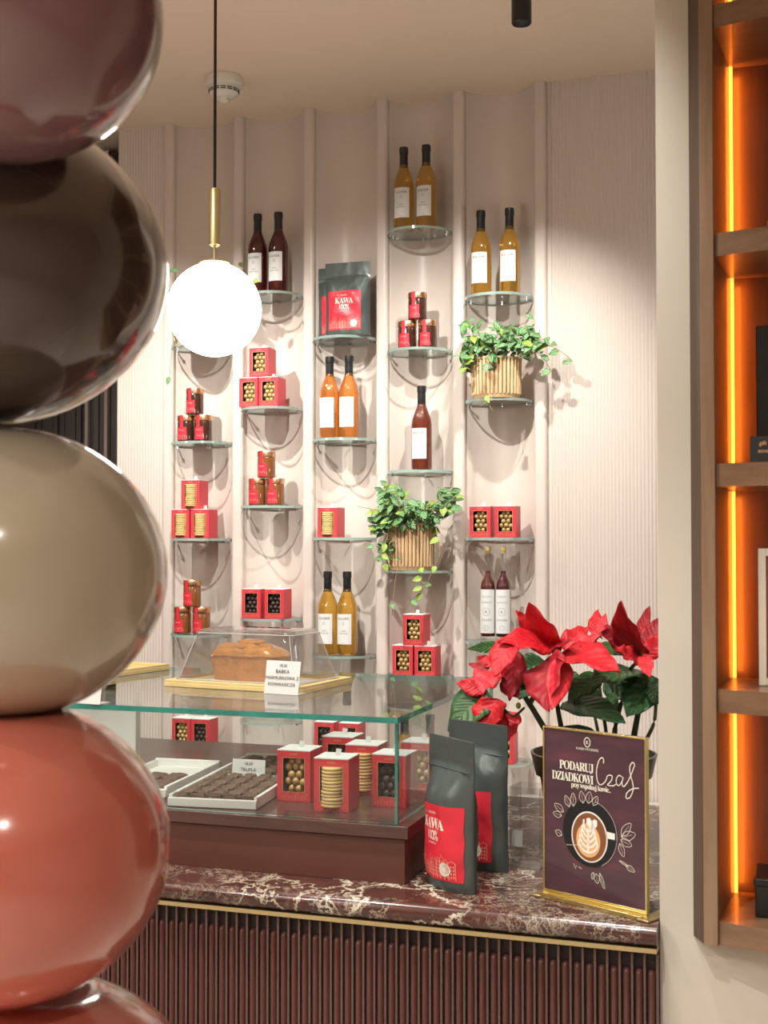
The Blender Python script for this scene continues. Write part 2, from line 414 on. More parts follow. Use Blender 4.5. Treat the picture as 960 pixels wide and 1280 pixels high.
# ------------------------------------------------------------------ recessed wooden shelving
sh = thing('wall_shelving', 'bow-fronted walnut wall shelving lit from inside by amber strips', 'shelving', (-.16, 2.09, .90))
def rel(o): return o.location
L = Vector(sh.location)
def R(p): return (p[0]-L.x, p[1]-L.y, p[2]-L.z)
XA, XB = -.1423, .70
def fy(x):
    t = (x-XA)/(XB-XA); return 2.05-.06*(1-(2*t-1)**2)
zb, zt = .931, 2.84
def off(poly): return [(x-L.x, y-L.y) for x, y in poly]
MB().prism(off([(-.1855, 2.095), (-.1650, 2.052), (-.158, 2.052), (-.158, 2.095)]), zb-L.z, zt-L.z, wooddk).obj('reveal_strip', sh)
MB().prism(off([(-.1640, 2.047), (XA, 2.044), (-.127, 2.235), (-.168, 2.235)]), zb-L.z, zt-L.z, woodv).obj('side_panel', sh, bev=.001)
MB().prism(off([(XB, 2.05), (XB+.022, 2.05), (XB+.022, 2.235), (XB-.015, 2.235)]), zb-L.z, zt-L.z, woodv).obj('side_panel', sh, bev=.001)
MB().box(R((-.168, 2.235, zb)), R((XB+.02, 2.26, zt)), woodin).obj('back_panel', sh)
SZ = [.968, 1.325, 1.675, 2.035, 2.395, 2.80]   # board tops
for z in SZ:
    xs = [XA+(XB-XA)*k/24 for k in range(25)]
    poly = off([(x, fy(x)) for x in xs]+[(XB-.014, 2.235), (-.128, 2.235)])
    MB().prism(poly, z-.036-L.z, z-L.z, woodh).obj('shelf', sh, bev=.0012)
for k in range(5):
    a, b = SZ[k], SZ[k+1]-.036
    MB().box(R((-.1275, 2.222, a+.001)), R((-.1225, 2.226, b-.001)), ledm).obj('led_strip', sh)
    l = bpy.data.lights.new('amber_strip_light', 'AREA'); l.shape = 'RECTANGLE'; l.size = .012; l.size_y = (b-a)*.94
    l.energy = .24; l.color = (1, .24, .02); o = bpy.data.objects.new('amber_strip_light', l); C.objects.link(o)
    o.location = (-.118, 2.215, (a+b)/2); o.rotation_euler = (math.radians(90), 0, math.radians(180-25+180))

# things on the shelving, cut by the picture's right edge
def sgn(name, label, cat, loc, rz=0): return thing(name, label, cat, loc, rz)
p = at(943, 500, 2.13)
t = thing('display_box', 'tall black gift box on the second lit shelf from the top', 'box', (p.x, 2.10, SZ[2]+.0005))
bw = .16
MB().box((0, 0, 0), (bw, .08, .005), black).obj('base', t)
z0 = at(943, 410, 2.12).z-SZ[2]
MB().box((0.004, .004, .005), (bw-.004, .078, z0), black).obj('body', t, bev=.002)
def card(name, label, pos, w, h, lines, rz=0, dark=False, tilt=.12, group=None, inkm=None, price=None):
    t = thing(name, label, 'sign', pos, rz, group)
    a = math.sin(tilt); fn = lambda x, z: (x, z*a-.0012, z*math.cos(tilt))
    mb = MB(); vs = [(-w/2, 0, 0), (w/2, 0, 0), (w/2, h*a, h*math.cos(tilt)), (-w/2, h*a, h*math.cos(tilt))]
    vs2 = [(x, y+.0012, z) for x, y, z in vs]
    mb.add(vs+vs2, [(0,1,2,3), (7,6,5,4), (0,4,5,1), (1,5,6,2), (2,6,7,3), (3,7,4,0)], black if dark else paper); mb.obj('card', t, smooth=False)
    MB().add([(-w/2, .0014, .0004), (w/2, .0014, .0004), (w/2, h*.45, .0004), (-w/2, h*.45, .0004), (-w/2, .0014, .0014), (w/2, .0014, .0014), (w/2, h*.45, .0014), (-w/2, h*.45, .0014)],
             [(0,3,2,1), (4,5,6,7), (0,1,5,4), (1,2,6,5), (2,3,7,6), (3,0,4,7)], black if dark else paper).obj('foot', t, smooth=False)
    if not lines: return t
    mb = MB()
    for body, size, z in lines: text(mb, body, size, 0, z, fn, inkm or ink)
    mb.obj('lettering', t, smooth=False)
    return t
card('label_card', 'black label card with gold writing below the tall black gift box', (at(950, 548, 2.03).x+.012, 2.04, SZ[2]+.001), .055, .040, [('gift box', .009, .026), ('assorted', .009, .014)], dark=True, inkm=goldink)
t = thing('framed_panel', 'rose coloured panel in a cream frame on the third lit shelf', 'picture', (at(948, 850, 2.1).x, 2.12, SZ[1]+.0005))
hh = at(948, 686, 2.12).z-SZ[1]
MB().box((0, 0, 0), (.012, .015, hh), creamink).box((.15, 0, 0), (.162, .015, hh), creamink).box((.012, 0, 0), (.15, .015, .012), creamink).box((.012, 0, hh-.012), (.15, .015, hh), creamink).obj('frame', t, bev=.001)
rose = mat('rose_print', (.34, .10, .08), .3)
MB().box((.012, .005, .012), (.15, .012, hh-.012), rose).obj('print', t)
t = thing('black_gift_box', 'low black lacquered box on the bottom lit shelf', 'box', (at(945, 1115, 2.12).x, 2.09, SZ[0]+.0005))
MB().box((0, 0, 0), (.13, .10, .048), black).obj('body', t, bev=.002)
MB().box((-.002, -.002, .048), (.132, .102, .060), black).obj('lid', t, bev=.002)
MB().ball((.035, .03, .068), .011, m=chrome).obj('knob', t)
t = thing('white_figurine', 'small cream canister on the upper lit shelf', 'canister', (at(958, 290, 2.13).x+.024, 2.13, SZ[3]+.0005))
MB().rev([(.0001, 0), (.02, 0), (.022, .006), (.022, .030), (.0001, .030)], 20, m=cupwhite).obj('body', t)
MB().rev([(.0001, .030), (.023, .030), (.02, .036), (.0001, .038)], 20, m=goldink).obj('lid', t)
t.name = 'canister'

# ------------------------------------------------------------------ counter
CT = .95; CX0, CX1, CY0, CY1 = -4.2, -.2365, 2.05, 3.0
t = thing('bar_counter', 'long burgundy slatted counter under a dark red marble slab', 'counter', (-1.5, 2.5, 0))
def rp(o): return Vector(o.location)
O = rp(t)
mb = MB(); prof = []
for k in range(9):
    a = -PI/2-PI*k/8; prof.append((CY0+.014+.014*math.cos(a)*1.0, CT-.0175+.0175*math.sin(a)))
prof = [(CY0+.016-.016*math.sin(PI*k/10), CT-.0175-.0175*math.cos(PI*k/10)) for k in range(11)]+[(CY1, CT), (CY1, CT-.035)]
n = len(prof)
mb.add([(CX0-O.x, y-O.y, z) for y, z in prof]+[(CX1-O.x, y-O.y, z) for y, z in prof],
       [(i, n+i, n+(i+1) % n, (i+1) % n) for i in range(n)]+[tuple(range(n)), tuple(range(2*n-1, n-1, -1))], marblem)
mb.obj('marble_slab', t, sharp=50)
MB().box((CX0-O.x, CY0+.004-O.y, CT-.0430), (CX1-O.x, CY1-.01-O.y, CT-.0355), brass).obj('brass_strip', t)
MB().box((CX0-O.x, CY0+.03-O.y, .0), (CX1-O.x, CY1-.02-O.y, CT-.045), slatb).obj('body', t)
mb = MB(); pitch = .0197; x = CX1-.010
while x > -2.6:
    xr = x-O.x; y = CY0+.030-O.y; r = .0064; zt2 = CT-.075
    vs = []; m_ = 8; rows = []
    for z, s_ in ((.03, 1), (zt2-.006, 1), (zt2-.002, .85), (zt2, .5)):
        for k in range(m_+1):
            a = PI+PI*k/m_; vs.append((xr+r*math.cos(a)*(s_ if s_ < 1 else 1), y+.014*math.sin(a)*s_, z))
    k_ = m_+1
    fs = [(j*k_+i, j*k_+i+1, (j+1)*k_+i+1, (j+1)*k_+i) for j in range(3) for i in range(m_)]+[tuple(3*k_+i for i in range(k_))]
    mb.add(vs, fs, slatm)
    mb.box((xr+.0068, y-.0085, .03), (xr+.0104, y, CT-.050), slatf)
    x -= pitch
mb.obj('slatted_front', t, sharp=50)

# plinth
PZ = 1.053; PXR = -.677; PY0, PY1 = 2.155, 2.93
t = thing('display_plinth', 'dark stained drawer plinth carrying the glass case on the marble counter', 'plinth', (-1.5, 2.5, CT)); O = rp(t)
MB().box((-3.9-O.x, PY0-O.y, PZ-.022-CT), (PXR-O.x, PY1-O.y, PZ-CT), plintop).obj('top_board', t, bev=.0008)
MB().box((-3.9-O.x, PY0+.008-O.y, 0), (PXR-.008-O.x, PY1-.006-O.y, PZ-.024-CT), plinm).obj('drawer_box', t, bev=.0008)
# glass case
GT = 1.55-.308; GX1 = -.699; GY0, GY1 = 2.165, 2.88; gt = .010
t = thing('glass_display_case', 'clear glass display case with green edges on the dark plinth', 'display case', (-1.5, 2.5, PZ)); O = rp(t)
def pane(a, b, big, name, ed=tealedge, cl=clear):
    mb = MB(); x0, y0, z0 = [a[i]-O[i] for i in range(3)]; x1, y1, z1 = [b[i]-O[i] for i in range(3)]
    vs = [(x0,y0,z0),(x1,y0,z0),(x1,y1,z0),(x0,y1,z0),(x0,y0,z1),(x1,y0,z1),(x1,y1,z1),(x0,y1,z1)]
    F6 = {'z': [(0,3,2,1),(4,5,6,7)], 'y': [(0,1,5,4),(2,3,7,6)], 'x': [(1,2,6,5),(3,0,4,7)]}
    for k, fs in F6.items(): mb.add(vs, fs, cl if k == big else ed)
    return mb.obj(name, t, smooth=False)
pane((-3.8, GY0, GT-gt), (GX1, GY1, GT), 'z', 'top_pane', cl=cleartop)
pane((-3.8, GY0, PZ+.0005), (GX1, GY0+.008, GT-gt-.0003), 'y', 'front_pane')
pane((GX1-.008, GY0+.0085, PZ+.0005), (GX1, GY1, GT-gt-.0003), 'x', 'side_pane')

# ------------------------------------------------------------------ glass wall shelves
def shelf_mesh():
    t = thing('glass_shelf', '', 'shelf'); n = 20
    hw = .108; back = [(-hw+2*hw*k/n, .003+.052*(1-(2*k/n-1)**2)) for k in range(n+1)]
    front = [(hw*math.cos(PI*k/24), -.006-.118*math.sin(PI*k/24)**.9) for k in range(1, 24)]
    poly = [(x, y) for x, y in back]
    full = [(-hw, -.006)]+[(-x, y) for x, y in front]+[(hw, -.006)]+[(x, y) for x, y in reversed(back)]
    MB().prism(full, -.0085, 0, greenedge, clear).obj('pane', t, sharp=30)
    for s in (-1, 1):
        MB().rev([(.0001, -.016), (.004, -.016), (.004, -.0087), (.0001, -.0087)], 10, (s*.092, -.018, 0), chrome).tube([(s*.092, -.018, -.0125), (s*.105, .004, -.0125)], .0025, 6, chrome).obj('bracket', t)
    MB().tube([(0, .052, -.0118), (0, .03, -.0118)], .003, 8, chrome).obj('bracket', t)
    return t
shelfP = Proto(shelf_mesh)
def zat(col, py, Y=3.93):
    return at([259, 346, 436, 528, 625][col], py, Y).z
SH = {}
SHL = [
 (0, 'a', 430, 'glass shelf behind the lit globe, holding a trailing plant'),
 (0, 'b', 552, 'glass shelf under the dark jam jars at far left'),
 (0, 'c', 673, 'glass shelf under the three biscuit cartons'),
 (0, 'd', 793, 'glass shelf seen through the cake dome under three jars'),
 (0, 'e', 934, 'glass shelf below the cake tray holding two cartons'),
 (1, 'a', 366, 'glass shelf under the two dark red bottles beside the globe'),
 (1, 'b', 509, 'glass shelf under the three stacked nut cartons beside the globe'),
 (1, 'c', 632, 'glass shelf under the three caramel jars'),
 (1, 'd', 773, 'glass shelf under two cartons of dark chocolates above the cake'),
 (1, 'e', 902, 'empty glass shelf seen through the display case'),
 (2, 'a', 421, 'glass shelf under the two coffee bags on the wall'),
 (2, 'b', 548, 'glass shelf under the two orange bottles'),
 (2, 'c', 672, 'glass shelf with one single biscuit carton'),
 (2, 'd', 819, 'glass shelf under the two amber bottles right of the cake'),
 (2, 'e', 940, 'glass shelf hidden behind the case boxes holding dark cartons'),
 (3, 'a', 286, 'highest glass shelf, under two amber bottles'),
 (3, 'b', 436, 'glass shelf under the pyramid of dark jars right of the coffee bags'),
 (3, 'c', 588, 'glass shelf with one single dark bottle'),
 (3, 'd', 713, 'glass shelf under the fuller trailing plant'),
 (3, 'e', 845, 'glass shelf under the pyramid of nut cartons near the poinsettia'),
 (3, 'f', 1000, 'low glass shelf behind the case corner under two amber bottles'),
 (4, 'a', 368, 'glass shelf under two amber bottles above the ribbed basket plant'),
 (4, 'b', 499, 'glass shelf under the plant that trails to the right'),
 (4, 'c', 672, 'glass shelf under the pair of nut cartons at right'),
 (4, 'd', 802, 'glass shelf under the two slim clear-necked bottles'),
 (4, 'e', 953, 'low glass shelf beside the poinsettia pot'),
]
for c, k, py, lab in SHL:
    z = zat(c, py); SH[(c, k)] = z
    shelfP.place(lab, 'shelf', (BAY[c], WALLY, z), 0, 'round-fronted glass wall shelves')
EPS = .0006
def on(c, k, dx=0, y=3.945, dz=0): return (BAY[c]+dx, y, SH[(c, k)]+EPS+dz)

# ------------------------------------------------------------------ bottles
def bottle(col, trans=.55, name='bottle', liquid=None):
    def fn():
        t = thing(name, '', 'bottle')
        m = mat('bottle_liquid_'+name, col, .06, coat=1, trans=trans, ior=1.33, var=.10, vs=12)
        P = [(.0001, .002), (.028, 0), (.0325, .004), (.0335, .012), (.0335, .148), (.031, .165), (.024, .185), (.0165, .203), (.0128, .218), (.0120, .262)]
        MB().rev(P, 32, m=m).obj('glass_body', t)
        Q = [(.0134, .205), (.0139, .206), (.0134, .250), (.0150, .252), (.0150, .264), (.0142, .272), (.0001, .2725)]
        MB().rev(Q, 24, m=blackcap).obj('capsule', t)
        r = .0340; fnw = lambda x, z: (r*math.sin(x/r), -r*math.cos(x/r), z)
        mb = MB(); mb.grid(lambda u, v: fnw((u-.5)*.056, .036+.098*v), 14, 1, paper); lb = mb.obj('label', t)
        r2 = .0343; f2 = lambda x, z: (r2*math.sin(x/r2), -r2*math.cos(x/r2), z)
        mb = MB(); text(mb, 'KAISER', .0115, 0, .115, f2, ink, space=1.1); stroke(mb, circ(0, .103, .0042, .0052), .0007, f2, lightink, True); text(mb, 'K', .006, 0, .101, f2, lightink)
        text(mb, 'SYROP', .0052, 0, .077, f2, ink); text(mb, 'TRADYCYJNY', .0052, 0, .069, f2, ink, space=1.05); stroke(mb, [(-.024, .045), (.024, .045)], .0006, f2, lightink); text(mb, '500 ml', .0038, 0, .0395, f2, lightink)
        mb.obj('lettering', lb, smooth=False)
        return t
    return Proto(fn)
amber = bottle((.93, .52, .09), .92, 'syrup_bottle')
amberd = bottle((.82, .46, .07), .9, 'golden_syrup_bottle')
orange = bottle((.86, .30, .07), .85, 'orange_syrup_bottle')
darkred = bottle((.10, .012, .012), .5, 'dark_syrup_bottle')
redbr = bottle((.20, .04, .02), .6, 'red_brown_syrup_bottle')
def bot(pr, c, k, dxs, labs, grp, y=3.94):
    for dx, lb in zip(dxs, labs): pr.place(lb, 'bottle', on(c, k, dx, y), random.uniform(-.06, .06), grp)
bot(darkred, 1, 'a', (-.036, .040), ('left one of two dark red bottles beside the lit globe', 'right one of two dark red bottles beside the lit globe'), 'syrup bottles on the glass shelves')
bot(amberd, 3, 'a', (-.040, .036), ('left amber bottle on the highest shelf', 'right amber bottle on the highest shelf'), 'syrup bottles on the glass shelves')
bot(amber, 4, 'a', (-.047, .046), ('left amber bottle above the plant trailing right', 'right amber bottle above the plant trailing right'), 'syrup bottles on the glass shelves')
bot(orange, 2, 'b', (-.036, .032), ('left orange bottle below the coffee bags', 'right orange bottle below the coffee bags'), 'syrup bottles on the glass shelves')
bot(redbr, 3, 'c', (.020,), ('single dark red-brown bottle standing alone on its shelf',), 'syrup bottles on the glass shelves')
bot(amber, 2, 'd', (-.042, .026), ('left amber bottle just right of the cake dome', 'right amber bottle just right of the cake dome'), 'syrup bottles on the glass shelves')
bot(amberd, 3, 'f', (-.038, .048), ('left low amber bottle seen behind the glass case corner', 'right low amber bottle seen behind the glass case corner'), 'syrup bottles on the glass shelves')
def slim(col, nm):
    def fn():
        t = thing(nm, '', 'bottle')
        m = mat('liqueur_'+nm, col, .06, coat=1, trans=.3, ior=1.36, var=.12)
        MB().rev([(.0001, .016), (.0215, .016), (.0228, .022), (.0228, .168), (.0205, .185), (.013, .199), (.0086, .208), (.0086, .221), (.0001, .221)], 28, m=m).obj('liqueur', t)
        MB().rev([(.0001, 0), (.0225, 0), (.0238, .005), (.0238, .168), (.0214, .186), (.0136, .2), (.0094, .21), (.0094, .275), (.0108, .277), (.0108, .283), (.0001, .283)], 28, m=clear).obj('glass_body', t)
        MB().rev([(.0001, .276), (.0078, .276), (.0078, .284), (.0098, .285), (.0098, .296), (.0001, .297)], 16, m=bamboo).obj('cork', t)
        r = .0242; f1 = lambda x, z: (r*math.sin(x/r), -r*math.cos(x/r), z)
        mb = MB(); mb.grid(lambda u, v: f1((u-.5)*.060, .026+.137*v), 16, 1, paper); lb = mb.obj('label', t)
        r2 = .02445; f2 = lambda x, z: (r2*math.sin(x/r2), -r2*math.cos(x/r2), z)
        mb = MB(); text(mb, 'MAISON', .0072, 0, .138, f2, lightink, space=1.1); text(mb, 'BLANCHE', .0072, 0, .120, f2, lightink, space=1.1)
        stroke(mb, circ(0, .093, .0105, .0125), .001, f2, lightink, True); text(mb, 'K', .012, 0, .089, f2, ink)
        text(mb, 'KAISER', .0105, 0, .064, f2, lightink, space=1.1); stroke(mb, circ(0, .043, .008), .0008, f2, lightink, True); text(mb, 'K', .006, 0, .041, f2, lightink)
        mb.obj('lettering', lb, smooth=False)
        return t
    return Proto(fn)
slim((.13, .02, .01), 'liqueur_bottle').place('slim clear-necked bottle of brown-red liqueur, left of the pair', 'bottle', on(4, 'd', -.024, 3.93), 0, 'slim liqueur bottles')
slim((.10, .008, .014), 'cherry_liqueur_bottle').place('slim clear-necked bottle of deep red liqueur, right of the pair', 'bottle', on(4, 'd', .026, 3.93), 0, 'slim liqueur bottles')

# ------------------------------------------------------------------ jars
def jar(m, nm):
    def fn():
        t = thing(nm, '', 'jar')
        MB().rev([(.0001, 0), (.027, 0), (.0300, .003), (.0305, .010), (.0305, .066), (.028, .072), (.0270, .074), (.0001, .074)], 30, m=m).obj('glass_body', t)
        MB().rev([(.0275, .0715), (.0305, .0715), (.0310, .0735), (.0310, .0875), (.0300, .090), (.0265, .0902), (.026, .0890), (.0001, .0890)], 30, m=lidm).obj('lid', t)
        r = .0309; f1 = lambda x, z: (r*math.sin(x/r), -r*math.cos(x/r), z)
        mb = MB(); mb.grid(lambda u, v: f1((u-.5)*.037-.004, .006+.043*v), 10, 1, redlabel)
        r3 = .0316; mb.grid(lambda u, v: (r3*math.sin(((u-.5)*.013-.004)/r3), -r3*math.cos(((u-.5)*.013-.004)/r3), .046+.044*v), 4, 1, redlabel)
        mb.grid(lambda u, v: ((u-.5)*.013-.004, -.0315+.026*v, .0905), 1, 1, redlabel); lb = mb.obj('label', t)
        r2 = .0313; f2 = lambda x, z: (r2*math.sin(x/r2), -r2*math.cos(x/r2), z)
        mb = MB(); text(mb, 'KAISER', .0065, -.004, .037, f2, pinkink)
        for k in range(5): stroke(mb, [(-.019+k*.007, .008), (-.019+k*.007, .016+.004*(k % 2)), (-.0155+k*.007, .021+.004*(k % 2)), (-.012+k*.007, .016), (-.012+k*.007, .008)], .0008, f2, pinkink)
        mb.obj('lettering', lb, smooth=False)
        return t
    return Proto(fn)
jd = jar(jamd, 'jam_jar'); jc = jar(jamc, 'caramel_jar')
def pyramid(pr, c, k, cx, sp, h, labs, cat, grp, y=3.94, rz=0, rr=.06):
    for q, (dx, dz) in enumerate(((-sp/2, 0), (sp/2, 0), (0, h))):
        pr[q].place(labs[q], cat, on(c, k, cx+dx, y, dz), rz+random.uniform(-rr, rr), grp)
pyramid((jd,)*3, 0, 'b', -.006, .0655, .0915, ('dark jam jar, lower left of the far left pyramid', 'dark jam jar, lower right of the far left pyramid', 'dark jam jar on top of the far left pyramid'), 'jar', 'lidded jars on the glass shelves')
pyramid((jd,)*3, 3, 'b', .006, .069, .0915, ('dark jar, lower left of the pyramid beside the coffee bags', 'dark jar, lower right of the pyramid beside the coffee bags', 'dark jar on top of the pyramid beside the coffee bags'), 'jar', 'lidded jars on the glass shelves')
pyramid((jc,)*3, 1, 'c', -.002, .0655, .0915, ('caramel jar, lower left of its pyramid', 'caramel jar, lower right of its pyramid', 'caramel jar on top of its pyramid'), 'jar', 'lidded jars on the glass shelves')
pyramid((jc,)*3, 0, 'd', -.014, .072, .0915, ('brown jar, lower left, seen through the cake dome', 'brown jar, lower right, seen through the cake dome', 'brown jar on top, just above the cake dome'), 'jar', 'lidded jars on the glass shelves')

# ------------------------------------------------------------------ cartons
BW, BH = .068, .0985
def carton(kind):
    def fn():
        t = thing({'nut': 'nut_carton', 'cookie': 'biscuit_carton', 'dark': 'chocolate_carton'}[kind], '', 'box')
        w = BW/2; d = BW; T = .001
        mb = MB(); zt_ = BH-.002
        mb.box((-w, -w+d-T, 0), (w, -w+d, zt_), redpaper); mb.box((-w, -w, 0), (-w+T, -w+d-T, zt_), redpaper); mb.box((w-T, -w, 0), (w, -w+d-T, zt_), redpaper)
        mb.box((-w+T, -w, 0), (w-T, -w+d-T, T), redpaper)
        wx = .0225; z0 = .018; z1 = .083
        mb.box((-w+T, -w, T), (-wx, -w+T, zt_), redpaper); mb.box((wx, -w, T), (w-T, -w+T, zt_), redpaper)
        mb.box((-wx, -w, T), (wx, -w+T, z0), redpaper); mb.box((-wx, -w, z1), (wx, -w+T, zt_), redpaper)
        mb.obj('carton_body', t, smooth=False)
        MB().box((-w+T+.0005, -w+.028, .002), (w-T-.0005, -w+.030, zt_-.0005), cavity).obj('inner_card', t, smooth=False)
        mb = MB(); fnf = lambda x, z: (x, -w-.0004, z)
        stroke(mb, [(-wx, z0), (wx, z0), (wx, z1), (-wx, z1)], .0014, fnf, goldink, True)
        text(mb, 'KAISER', .0055, 0, .0885, fnf, goldink)
        for k in range(9): stroke(mb, [(-.028+k*.0065, .003), (-.028+k*.0065, .007+.003*(k % 3)), (-.0255+k*.0065, .010+.003*(k % 3)), (-.023+k*.0065, .007)], .0006, fnf, goldink)
        mb.obj('printed_trim', t, smooth=False)
        MB().box((-w-.0003, -w-.0003, zt_), (w+.0003, w+.0003, BH), paper).obj('lid', t, smooth=False)
        MB().add([(-.003, 0, BH), (.007, .002, BH), (.009, .002, BH+.012), (-.001, 0, BH+.013), (-.003, .0008, BH), (.007, .0028, BH), (.009, .0028, BH+.012), (-.001, .0008, BH+.013)],
                 [(0,1,2,3), (7,6,5,4), (0,3,7,4), (1,5,6,2), (3,2,6,7)], paper).obj('ribbon_tab', t, smooth=False)
        rnd = random.Random(3)
        if kind == 'cookie':
            for k in range(12):
                r = .0205; z = .009+k*.0062
                MB().rev([(.0001, z), (r-.001, z), (r, z+.0014), (r, z+.0038), (r-.001, z+.0050), (.0001, z+.0050)], 18, (rnd.uniform(-.001, .001), -w+.0225-.0205+.0045+.001*rnd.random(), 0), cookie).obj('biscuit', t)
        else:
            mm = goldnut if kind == 'nut' else darknut
            z = .0095; row = 0
            while z < .078:
                for x in ((-.0155, 0, .0155) if row % 2 == 0 else (-.008, .008)):
                    r = .0078*rnd.uniform(.9, 1.08)
                    MB().ball((x+rnd.uniform(-.001, .001), -w+.0105+rnd.uniform(0, .003), z+rnd.uniform(-.0012, .0012)), r, 12, 8, mm, (1, 1, rnd.uniform(.9, 1.1))).obj('praline', t)
                z += .0135; row += 1
        return t
    return Proto(fn)
NUT, COOK, DARK = carton('nut'), carton('cookie'), carton('dark')
G = 'red window cartons'
pyramid((NUT,)*3, 1, 'b', -.012, .0715, BH+.0008, ('nut carton, lower left of the pyramid beside the globe', 'nut carton, lower right of the pyramid beside the globe', 'nut carton on top of the pyramid beside the globe'), 'box', G, rr=.03, y=3.93)
pyramid((COOK,)*3, 0, 'c', .000, .072, BH+.0008, ('biscuit carton, lower left of the far left pyramid', 'biscuit carton, lower right of the far left pyramid', 'biscuit carton on top of the far left pyramid'), 'box', G, rr=.03, y=3.93)
pyramid((NUT,)*3, 3, 'e', .006, .073, BH+.0008, ('nut carton, lower left of the pyramid by the poinsettia', 'nut carton, lower right of the pyramid by the poinsettia', 'nut carton on top of the pyramid by the poinsettia'), 'box', G, rr=.05, y=3.93)
for pr, c, k, dx, lb in ((COOK, 2, 'c', -.026, 'single biscuit carton alone on its wall shelf'),
    (NUT, 4, 'c', -.040, 'left nut carton of the pair on the right bay shelf'), (NUT, 4, 'c', .040, 'right nut carton of the pair on the right bay shelf'),
    (DARK, 1, 'd', -.037, 'left dark chocolate carton on the shelf above the cake'), (DARK, 1, 'd', .046, 'right dark chocolate carton on the shelf above the cake'),
    (NUT, 0, 'e', -.031, 'nut carton seen through the case below the cake tray'), (DARK, 0, 'e', .040, 'dark chocolate carton seen through the case below the cake tray'),
    (DARK, 2, 'e', -.037, 'left of two far cartons behind the display case boxes'), (DARK, 2, 'e', .048, 'right of two far cartons behind the display case boxes'),
    (NUT, 4, 'e', .030, 'red carton on the low shelf beside the poinsettia pot')):
    pr.place(lb, 'box', on(c, k, dx, 3.93), random.uniform(-.03, .03), G)
def oncase(px, py, rz, pr, lb):    # px,py = bottom centre of the front face
    p = atz(px, py, PZ); d = Vector((math.sin(rz), -math.cos(rz)))*-(BW/2)
    pr.place(lb, 'box', (p.x+d.x, p.y+d.y, PZ+EPS), rz, 'red window cartons in the display case')
oncase(367, 1002, .02, NUT, 'nut carton right beside the truffle tray')
oncase(414, 1015, .05, COOK, 'front biscuit carton in the display case')
oncase(486, 1009, -.02, DARK, 'dark chocolate carton at the glass case corner')
oncase(452, 994, .04, COOK, 'biscuit carton behind the front one in the case')
oncase(422, 981, .0, DARK, 'carton behind the nut carton in the case')
oncase(522, 990, .0, NUT, 'carton in the case farthest to the right')

